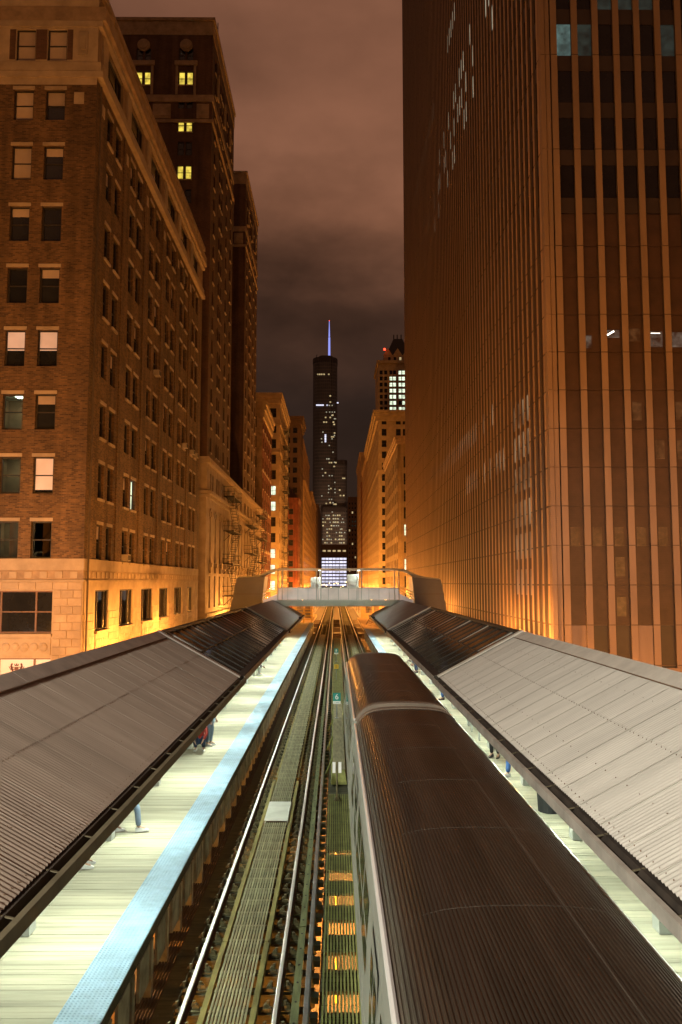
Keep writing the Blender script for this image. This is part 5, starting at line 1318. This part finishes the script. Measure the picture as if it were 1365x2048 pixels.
# ---- the train
def train():
    CX = 1.76; Lc = 14.7
    def prof():
        """roof outline from left eave to right eave with longitudinal ribs"""
        def zt(x): x = abs(x) / 1.27; return 9.95 - .10 * x ** 2 - .36 * x ** 7
        pts = []; n = 62
        for i in range(n):
            a = -1.25 + 2.5 * i / n; w = 2.5 / n
            pts += [(a, zt(a) - .012), (a + w * .30, zt(a + w * .30) - .012), (a + w * .45, zt(a + w * .45) + .002), (a + w * .85, zt(a + w * .85) + .002)]
        pts.append((1.25, zt(1.25) - .012)); return pts
    P = prof()
    def car(y0, label, tail):
        c = root("train_car", label, "train", (CX, y0 + Lc / 2, ZR), "cars of the train at the right platform")
        y1 = y0 + Lc
        q = MB(); n = len(P)
        for yy in (y0 + .3, y1 - .3): q.v += [(CX + x, yy, z) for x, z in P]
        for i in range(n - 1): q.f.append((i, i + 1, n + i + 1, n + i)); q.mi.append(0)
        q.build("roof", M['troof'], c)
        sm = [p for i, p in enumerate(P) if i % 4 == 2]
        for a, e, dz in ((y0, y0 + .30, .012), (y1 - .30, y1, .012)):
            poly = [(CX - 1.27, 9.5)] + [(CX + x, z + dz) for x, z in sm] + [(CX + 1.27, 9.5)]
            q = MB(); q.prism(poly, a, e); q.build("roof_end_hood", M['tband'], c)
        for k in range(1, 6):
            yy = y0 + k * Lc / 6; q = MB(); ring = [p for i, p in enumerate(P) if i % 16 == 2]
            for p_, r__ in zip(ring, ring[1:]): q.bar((CX + p_[0], yy, p_[1] + .001), (CX + r__[0], yy, r__[1] + .0), .008, .004)
            q.build("roof_joint", M['tseam'], c)
        # body shell: sides lean a little, end walls
        for s in (-1, 1):
            q = MB()
            ys = [y0 + .02, y1 - .02]
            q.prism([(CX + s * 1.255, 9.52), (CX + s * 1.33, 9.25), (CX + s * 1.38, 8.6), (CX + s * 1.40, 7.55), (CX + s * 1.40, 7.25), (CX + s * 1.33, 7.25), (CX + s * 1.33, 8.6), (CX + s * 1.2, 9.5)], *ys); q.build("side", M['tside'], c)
            q = MB()
            for k in range(7): z = 7.3 + k * .075; q.box(*sorted((CX + s * 1.398, CX + s * 1.416)), y0 + .05, y1 - .05, z, z + .035)
            q.build("side_fluting", M['tside'], c)
            q = MB(); q.tube((CX + s * 1.275, y0 + .1, 9.53), (CX + s * 1.275, y1 - .1, 9.53), .036, 8); q.build("drip_rail", M['tlip'], c)
            wy = [y0 + .9, y0 + 4.7, y0 + 6.2, y0 + 7.7, y0 + 11.9]
            for y in wy:
                q = MB(); xx = CX + s * 1.372; q.add([(xx + s * .030, y, 8.25), (xx + s * .030, y + 1.3, 8.25), (xx + s * -.025, y + 1.3, 9.1), (xx + s * -.025, y, 9.1)], [(0, 1, 2, 3)]); wo_ = q.build("window", M['tglass'], c)
            for y in (y0 + 2.6, y0 + 9.7):
                q = MB(); q.add([(CX + s * 1.41, y, 7.3), (CX + s * 1.41, y + 1.3, 7.3), (CX + s * 1.352, y + 1.3, 9.22), (CX + s * 1.352, y, 9.22)], [(0, 1, 2, 3)]); d_ = q.build("door", M['tside'], c)
                q = MB()
                for k in (0, 1): yy = y + .12 + k * .62; q.add([(CX + s * 1.396, yy, 8.1), (CX + s * 1.396, yy + .44, 8.1), (CX + s * 1.366, yy + .44, 9.0), (CX + s * 1.366, yy, 9.0)], [(0, 1, 2, 3)])
                g_ = q.build("door_window", M['tglass'], d_)
        for yy, nm in ((y0, "end_wall"), (y1, "end_wall")):
            q = MB(); q.box(CX - 1.3, CX + 1.3, yy - .0 if yy == y0 else yy - .04, yy + .04 if yy == y0 else yy, 7.25, 9.5); q.build(nm, M['tside'], c)
        q = MB(); q.box(CX - 1.3, CX + 1.3, y0 + .06, y1 - .06, 7.0, 7.24); q.build("underframe", M['tdark'], c)
        for y in (y0 + 2.4, y1 - 2.4):
            q = MB()
            for dy in (-.95, .95):
                for s in (-1, 1): q.tube((CX + s * .68, y + dy, 6.87), (CX + s * .80, y + dy, 6.87), .36, 16)
                q.tube((CX - .68, y + dy, 6.87), (CX + .68, y + dy, 6.87), .07, 8)
            q.build("wheelset", M['tdark'], c)
            q = MB()
            for s in (-1, 1): q.box(CX + s * .95 - .08, CX + s * .95 + .08, y - 1.4, y + 1.4, 6.75, 6.98)
            q.build("bogie_frame", M['tdark'], c)
        q = MB(); q.bar((CX + .45, y0 + .4, 9.925), (CX + .45, y1 - .4, 9.925), .012, .03); q.build("roof_seam", M['tseam'], c)
        if tail:
            for s in (-1, 1):
                q = MB(); q.tube((CX + s * .95, y1 - .02, 9.3), (CX + s * .95, y1 + .05, 9.3), .09, 12); q.build("marker_light", M['tred'], c)
            for k, (yy, m) in enumerate(((y1 - 7.2, 'tred'), (y0 + .8, 'tamber'))):
                q = MB(); q.box(CX + 1.25, CX + 1.30, yy - .09, yy + .09, 9.50, 9.555); q.build("side_marker", M[m], c)
        else:
            q = MB(); q.box(CX + 1.25, CX + 1.30, y0 + 2.7, y0 + 2.85, 9.50, 9.55); q.build("side_marker", M['tamber'], c)
        return c
    car(5.5, "nearest ribbed stainless train car filling the lower right", False)
    car(20.75, "farther ribbed stainless train car whose rounded roof end leads the train", True)
    q = MB(); q.box(CX - .4, CX + .4, 20.22, 20.73, 7.3, 9.2); tag(q.build("gangway", M['tdark']), "dark folding gangway between the two train cars", "gangway")
train()

# ---- bench, bin
def bench(x, y, label):
    r_ = root("bench", label, "bench", (x, y, 7.5))
    for k in range(4): q = MB(); q.box(x - .25 + k * .13, x - .15 + k * .13, y - .9, y + .9, 7.93, 7.97); q.build("seat_slat", M['column'], r_)
    for k in range(3): q = MB(); q.box(x - .3, x - .26, y - .9, y + .9, 8.08 + k * .14, 8.18 + k * .14); q.build("back_slat", M['column'], r_)
    for yy in (y - .8, y + .8):
        q = MB(); q.box(x - .28, x - .22, yy - .03, yy + .03, 7.5, 8.48); q.box(x + .2, x + .26, yy - .03, yy + .03, 7.5, 7.93); q.box(x - .22, x + .2, yy - .03, yy + .03, 7.86, 7.925); q.build("leg", M['column'], r_)
bench(-5.05, 48.4, "white slatted bench on the left platform under the glass canopy")
bench(5.3, 29.3, "white slatted bench on the right platform just past the train roof")
r_ = root("litter_bin", "dark round litter bin on the right platform under the near canopy", "bin", (5.2, 19.9, 7.5))
q = MB(); q.tube((5.2, 19.9, 7.5), (5.2, 19.9, 8.3), .27, 16, .31); q.build("drum", M['c_black'], r_, smooth=False)
q = MB(); q.tube((5.2, 19.9, 8.3), (5.2, 19.9, 8.36), .33, 16, .30); q.build("lid", M['steel'], r_)
r_ = root("news_box", "black box cabinet standing on the left platform beyond the bench", "cabinet", (-5.0, 51.5, 7.5))
q = MB(); q.box(-5.25, -4.75, 51.3, 51.7, 7.6, 8.6); q.build("cabinet", M['c_black'], r_)
q = MB(); q.box(-5.2, -5.1, 51.35, 51.65, 7.5, 7.6); q.box(-4.9, -4.8, 51.35, 51.65, 7.5, 7.6); q.build("leg", M['iron'], r_)
q = MB(); q.box(-5.18, -4.82, 51.285, 51.298, 8.1, 8.5); q.build("window", M['tglass'], r_)

# ---- people
def skin_mesh(name, verts, edges, radii, m, rootv=0):
    me = bpy.data.meshes.new(name); me.from_pydata(verts, edges, []); o = bpy.data.objects.new(name, me); COL.objects.link(o)
    md = o.modifiers.new('s', 'SKIN'); md.use_smooth_shade = True
    for i, r_ in enumerate(radii):
        sv = me.skin_vertices[0].data[i]; sv.radius = (r_, r_) if not isinstance(r_, tuple) else r_; sv.use_root = (i == rootv)
    sb = o.modifiers.new('b', 'SUBSURF'); sb.levels = 1; sb.render_levels = 1
    dg = bpy.context.evaluated_depsgraph_get(); out = bpy.data.meshes.new_from_object(o.evaluated_get(dg)); out.name = name
    bpy.data.objects.remove(o); bpy.data.meshes.remove(me); out.materials.clear(); out.materials.append(m); return out
POSES = {
 'stand': dict(pel=(0, 0, .95), sp=(0, .0, 1.15), ch=(0, .0, 1.34), nk=(0, .0, 1.49), hd=(0, .02, 1.62), ht=(0, .01, 1.71), hip=(.09, 0, .9), kn=(.10, .03, .50), an=(.11, -.02, .09), to=(.13, .15, .035), shd=(.18, 0, 1.41), el=(.25, -.02, 1.13), wr=(.24, .10, .90), ha=(.23, .13, .83)),
 'walk': dict(pel=(0, 0, .94), sp=(0, .01, 1.14), ch=(0, .02, 1.33), nk=(0, .03, 1.48), hd=(0, .05, 1.61), ht=(0, .05, 1.70), hip=(.09, 0, .89), kn=(.10, .18, .52), an=(.10, .22, .10), to=(.11, .38, .05), kn2=(.10, .0, .48), an2=(.10, -.28, .14), to2=(.11, -.13, .04), shd=(.18, .01, 1.40), el=(.24, -.10, 1.14), wr=(.23, .02, .92), ha=(.23, .06, .85)),
 'crouch': dict(pel=(0, -.12, .36), sp=(0, -.06, .54), ch=(0, .06, .72), nk=(0, .14, .85), hd=(0, .22, .95), ht=(0, .24, 1.03), hip=(.1, -.10, .33), kn=(.17, .32, .48), an=(.12, .02, .09), to=(.14, .18, .035), shd=(.18, .08, .78), el=(.24, .28, .58), wr=(.15, .42, .42), ha=(.12, .45, .35)),
 'bend': dict(pel=(0, -.15, .50), sp=(0, -.06, .66), ch=(0, .10, .80), nk=(0, .22, .90), hd=(0, .33, .95), ht=(0, .39, 1.01), hip=(.1, -.12, .47), kn=(.13, .28, .48), an=(.13, .25, .09), to=(.14, .41, .035), shd=(.18, .14, .85), el=(.23, .30, .66), wr=(.17, .45, .52), ha=(.14, .50, .47)),
}
PM = {}
def person(label, x, y, rot, pose, top, trouser, shoe, hair='hair', z=7.51):
    p = root("person", label, "person", (x, y, z), "people on the platforms", rotz=rot)
    key = (pose,)
    J = POSES[pose]
    def mir(v, s): return (v[0] * s, v[1], v[2])
    def sk(v): return v
    if key not in PM:
        V, E, Rr = [], [], []
        def add(v, r_, par=None):
            V.append(v); Rr.append(r_); i = len(V) - 1
            if par is not None: E.append((par, i))
            return i
        a = add(J['pel'], .125); b = add(J['sp'], .115, a); c = add(J['ch'], .13, b); n = add(J['nk'], .055, c); h = add(J['hd'], .088, n); add(J['ht'], .075, h)
        T, Et, Rt = [J['pel']], [], [.15]
        U, Eu, Ru = [J['sp'], J['ch'], J['nk']], [(0, 1), (1, 2)], [.15, .165, .08]
        # hem of the jacket reaches over the hips
        U.append(tuple(Vector(J['pel']) * .9 + Vector(J['sp']) * .1)); Eu.append((0, 3)); Ru.append(.155)
        shoes = []
        for s in (-1, 1):
            q = '2' if s < 0 and 'kn2' in J else ''
            kn, an, to = J.get('kn' + q), J.get('an' + q), J.get('to' + q)
            i = add(mir(J['hip'], s), .09, a); i = add(mir(kn, s), .058, i); i = add(mir(an, s), .042, i); add(mir(to, s), .032, i)
            t0 = len(T); T += [mir(J['hip'], s), mir(kn, s), mir((an[0], an[1], an[2] + .02), s)]; Rt += [.108, .08, .066]; Et += [(0, t0), (t0, t0 + 1), (t0 + 1, t0 + 2)]
            shoes.append((mir(an, s), mir(to, s)))
            i = add(mir(J['shd'], s), .062, c); i = add(mir(J['el'], s), .044, i); i = add(mir(J['wr'], s), .030, i); i = add(mir(J['ha'], s), .032, i)
            d = (Vector(J['ha']) - Vector(J['wr'])).normalized(); hv = Vector(J['ha'])
            for f in range(4):
                off = Vector((0, (f - 1.5) * .021, 0)); L_ = (.058, .068, .064, .048)[f]
                k1 = add(mir(tuple(hv + off + d * .05), s), .0095, i); add(mir(tuple(hv + off * 1.1 + d * (.05 + L_ * .8) + Vector((-.012, 0, 0))), s), .008, k1)
            k1 = add(mir(tuple(hv + Vector((-.01, .04, .0)) + d * .01), s), .011, i); add(mir(tuple(hv + Vector((-.02, .06, 0)) + d * .045), s), .009, k1)
            u0 = len(U); U += [mir(J['shd'], s), mir(J['el'], s), mir(J['wr'], s)]; Ru += [.085, .064, .05]; Eu += [(1, u0), (u0, u0 + 1), (u0 + 1, u0 + 2)]
        PM[key] = (V, E, Rr, T, Et, Rt, U, Eu, Ru, shoes)
    V, E, Rr, T, Et, Rt, U, Eu, Ru, shoes = PM[key]
    def cached(nm, vv, ee, rr, m):
        k = (pose, nm, m.name)
        if k not in PM: PM[k] = skin_mesh(nm, vv, ee, rr, m)
        return PM[k]
    put("body", cached("body", V, E, Rr, M['skin']), p)
    put("trousers", cached("trousers", T, Et, Rt, M[trouser]), p)
    put("jacket", cached("jacket", U, Eu, Ru, M[top]), p)
    hd, ht = Vector(J['hd']), Vector(J['ht']); up = (ht - hd).normalized()
    k = (pose, 'hair', hair)
    if k not in PM:
        q = MB(); cc = hd + up * .045 + Vector((0, -.03, .0)); q.sphere(tuple(cc), .115, 12, .92, 1.0, 1.0); me = q.mesh("hair", M[hair]); me.polygons.foreach_set('use_smooth', [True] * len(me.polygons)); PM[k] = me
    put("hair", PM[k], p)
    # nose, ears, eyes, mouth as one small face mesh
    k = (pose, 'face')
    if k not in PM:
        q = MB(); f = Vector((0, 1, 0)); c0 = hd + f * .085
        q.sphere(tuple(c0 + Vector((0, .012, -.01))), .018, 6, .7, 1, 1.3)
        for s in (-1, 1): q.sphere((hd.x + s * .09, hd.y, hd.z), .024, 6, .4, .8, 1.2)
        q.cur = 1
        for s in (-1, 1): q.sphere((c0.x + s * .032, c0.y - .004, c0.z + .02), .011, 6)
        q.box(c0.x - .022, c0.x + .022, c0.y - .01, c0.y + .002, c0.z - .052, c0.z - .044)
        PM[k] = q.mesh("face", M['skin'], M['hair'])
    put("face", PM[k], p)
    for a, t in shoes:
        q = MB(); a, t = Vector(a), Vector(t); d = Vector((t.x - a.x, t.y - a.y, 0)).normalized(); sd = Vector((-d.y, d.x, 0)); z0 = min(a.z - .085, t.z - .035)
        pts = []
        for dist, w, h in ((-.07, .036, .095), (.02, .044, .10), (.10, .048, .065), (.185, .042, .045), (.225, .022, .03)):
            c_ = Vector((a.x, a.y, z0)) + d * dist; pts.append((c_ - sd * w, c_ + sd * w, c_ + sd * w * .8 + Vector((0, 0, h)), c_ - sd * w * .8 + Vector((0, 0, h))))
        vs = [v for r__ in pts for v in r__]; fs = [(3, 2, 1, 0)] + [(16, 17, 18, 19)]
        for i in range(4):
            for j in range(4): fs.append((4 * i + j, 4 * i + (j + 1) % 4, 4 * i + 4 + (j + 1) % 4, 4 * i + 4 + j))
        q.add(vs, fs); q.build("shoe", M[shoe], p, world=False)
    return p
person("person in a red jacket crouching on the left platform under the canopy edge", -4.50, 26.95, R(185), 'crouch', 'c_red', 'c_navy', 'shoe')
person("person standing in a pink top and grey blue trousers beside the crouching one", -4.30, 27.7, R(-110), 'stand', 'c_pink', 'c_jean', 'shoe')
person("person in pale jeans and white shoes walking along the left platform", -4.62, 18.3, R(-70), 'walk', 'c_white', 'c_jean', 'shoe')
person("person in white shoes, mostly hidden under the canopy nearest the camera", -4.92, 16.15, R(-80), 'stand', 'c_navy', 'c_black', 'shoe')
person("person in white clothes sitting bent forward on the left bench", -4.82, 48.3, R(-80), 'bend', 'c_white', 'c_white', 'shoe')
person("person in a black coat on the right platform between the bench and the bin", 5.05, 25.8, R(150), 'stand', 'c_black', 'c_black', 'shoed')
person("person in blue jeans on the right platform close beside the near train car", 5.15, 23.2, R(110), 'walk', 'c_navy', 'c_blue', 'shoe')
person("person in bright blue trousers on the right platform beside the glass canopy", 5.25, 54.0, R(120), 'stand', 'c_blue', 'c_blue', 'shoed')
person("person in dark clothes waiting beside the person in bright blue trousers", 5.2, 56.5, R(90), 'stand', 'c_black', 'c_navy', 'shoed')
person("person in a dark coat bending forward on the right platform by the glass canopy", 5.2, 49.6, R(100), 'bend', 'c_black', 'c_navy', 'shoed')
person("person in navy clothes standing on the right platform beside the red marker lamp", 5.05, 38.2, R(80), 'stand', 'c_navy', 'c_blue', 'shoed')

# ================================================================== LAMPS
def lamp_proto(h, arm, power, name="street_lamp", shell=None):
    r_ = root(name, "sodium street lamp", "street lamp", (0, 0, 0))
    q = MB(); q.tube((0, 0, 0), (0, 0, .5), .13, 10, .1); q.tube((0, 0, .5), (0, 0, h), .08, 10, .05); q.build("pole", M['steel'], r_)
    q = MB(); q.tube((0, 0, h - .05), (arm, 0, h + .12), .04, 8); q.build("arm", M['steel'], r_)
    q = MB(); q.prism([(arm - .35, h + .10), (arm + .35, h + .10), (arm + .25, h + .24), (arm - .25, h + .24)], -.16, .16); q.build("lamp_head", M['housing'], r_)
    q = MB(); q.box(arm - .22, arm + .22, -.12, .12, h + .06, h + .095); q.build("lens", M['sodium'], r_)
    light('POINT', (arm, 0, h - .12), power, SODIUM, r_, .2)
    return r_
place_words = ["beside the tan brick building", "by the near wing of the dark brick high rise", "by the stone podium", "by the far podium corner", "before the cream terracotta building", "along the cream terracotta front", "past the cream terracotta building"]
pL = None
ysL = [27, 42, 53, 84, 99, 117, 135, 155, 178, 200, 225, 250, 280, 310, 345, 385, 430, 480]
ysR = [30, 45, 55, 86, 104, 122, 142, 165, 190, 215, 240, 265, 295, 330, 365, 405, 450, 500]
far_l = None
for side, ys in ((-1, ysL), (1, ysR)):
    pr = None
    for i, y in enumerate(ys):
        if pr is None:
            pr = lamp_proto(9.7, -.7 * side if False else side * -.5, P_STREET); o = pr
        else: o = copy_tree(pr)
        o.location = (side * 9.35, y, .14)
        if y > 140:
            for ch in o.children:
                if ch.type == 'LIGHT':
                    if far_l is None: far_l = ch.data.copy(); far_l.energy *= 3.6
                    ch.data = far_l
        o['label'] = "sodium street lamp on the " + ("left" if side < 0 else "right") + " pavement hidden behind the canopies and front walls"
        o['group'] = "street lamps on the " + ("left" if side < 0 else "right") + " pavement"
pr = None
for i, (x, y, z) in enumerate(((-23, 9, 0), (-15.5, 13, 0), (-33, 14, 0), (19, 16, 0), (28, 12, 0), (38, 16, 0), (-14.5, 157, 0), (-19, 160, 0), (15.5, 150, 0), (20, 152, 0), (-14, 215, 0), (-15, 240, 0), (15, 212, 0), (21, 220, 0))):
    if pr is None: pr = lamp_proto(8.6, .6, P_CROSS); o = pr
    else: o = copy_tree(pr)
    if y > 100:
        for ch in o.children:
            if ch.type == 'LIGHT': ch.data = ch.data.copy(); ch.data.energy = 8500
    o.location = (x, y, 0); wh = 'first cross street, outside the view' if y < 30 else 'second cross street beyond the stone podium' if y < 200 else 'third cross street far down the line'
    o['label'] = 'sodium street lamp on the ' + ('left' if x < 0 else 'right') + ' in the ' + wh; o['group'] = 'street lamps in the cross streets, ' + wh.split()[0] + (' left' if x < 0 else ' right')
fill_lamp = root("street_lamp", "added white lamp outside the view, lighting the stone front of the brick building", "street lamp", (-18.5, 28, 0))  # added unseen lamp, whitens the light on the limestone front
q = MB(); q.tube((-18.5, 28, 0), (-18.5, 28, 9.6), .09, 10, .05); q.build("pole", M['steel'], fill_lamp)
q = MB(); q.box(-18.8, -18.2, 27.8, 28.2, 9.6, 9.8); q.build("lamp_head", M['housing'], fill_lamp)
q = MB(); q.box(-18.7, -18.3, 27.9, 28.1, 9.56, 9.595); q.build("lens", M['lampcool'], fill_lamp)
light('POINT', (0, 0, 9.3), 3200, (1, .80, .62), fill_lamp, .2)
pr = None
for y in (10, 17, 25, 36, 50, 66, 84, 104, 125):
    for x in (-1.2, 1.6):
        if pr is None:
            pr = root("under_track_lamp", "sodium lamp hung under the elevated tracks", "lamp", (x, y, 4.2), "lamps hung under the tracks")
            q = MB(); q.tube((x, y, 4.3), (x, y, 5.1), .03, 6); q.build("hanger", M['steel'], pr)
            q = MB(); q.tube((x, y, 4.15), (x, y, 4.35), .3, 12, .1); q.build("shade", M['housing'], pr)
            light('POINT', (0, 0, -.2), P_UNDER, SODIUM, pr, .15)
        else: copy_tree(pr, (x, y, 4.2))
# added floodlight, unseen behind the viewer, to brighten the canopy roofs
fl = root("added_floodlight", "added white floodlight on an unseen mast behind the viewer, lighting the canopy roofs", "floodlight", (-15, -12, 0))
q = MB(); q.tube((-15, -12, 0), (-15, -12, 23), .16, 10, .09); q.build("mast", M['steel'], fl)
q = MB(); q.box(-15.5, -14.5, -12.2, -11.8, 22.8, 23.5); q.build("lamp_head", M['housing'], fl)
l_ = light('SPOT', (.3, .6, 23.1), P_ADDED_FLOOD, (1, .95, .82), fl, .35, spot_size=R(54), spot_blend=.7)
l_.rotation_euler = (Vector((17.5, 27, -14)).to_track_quat('-Z', 'Y')).to_euler()

for x in (-24, 22):  # added hidden lamps that lift the dark tower glass
    r_ = root("added_tower_floodlight", "added floodlight mast at the foot of the glass tower hidden by the low white lit block", "floodlight", (x, 900, 0), "added floodlights by the glass tower")
    q = MB(); q.tube((x, 900, 0), (x, 900, 26), .3, 8, .2); q.build("mast", M['steel'], r_)
    q = MB(); q.box(x - 1, x + 1, 899.6, 900.4, 26, 27); q.build("lamp_head", M['housing'], r_)
    light('POINT', (0, .8, 27), 130000, (1, .62, .38), r_, .5)

for s_, x, w_ in ((-1, -2.96, 'left'), (1, 3.16, 'right')):  # lamps added to brighten the footbridge beam
    r_ = root("added_bridge_floodlight", "small added floodlight on the " + w_ + " canopy gutter lighting the footbridge", "floodlight", (x, 67, 9.8))
    q = MB(); q.box(x - .12, x + .12, 66.9, 67.06, 9.98, 10.16); q.build("lamp_head", M['housing'], r_)
    q = MB(); q.box(x - .03, x + .03, 66.95, 67.0, 9.8, 9.98); q.build("bracket", M['housing'], r_)
    q = MB(); q.box(x - .1, x + .1, 67.062, 67.07, 10.0, 10.14); q.build("lens", M['lampcool'], r_)
    l_ = light('SPOT', (0, .12, .28), 300, (.95, 1.0, .82), r_, .08, spot_size=R(105), spot_blend=.6)
    l_.rotation_euler = (Vector((-s_ * 2.6, 6, 1.2)).to_track_quat('-Z', 'Y')).to_euler()
rg = random.Random(9); pr = None
for k in range(14):
    x = -12 + 1.75 * k + rg.uniform(-.4, .4); y = rg.uniform(560, 680); h = rg.uniform(8.5, 13.5)
    r_ = root("distant_street_lamp", "tiny warm street lamp far away below the white lit block", "street lamp", (x, y, 0), "distant street lamps under the white lit block")
    q = MB(); q.tube((x, y, 0), (x, y, h), .12, 6); q.build("pole", M['steel'], r_)
    q = MB(); q.sphere((x, y, h), .42, 8); q.build("globe", M['globe'], r_)
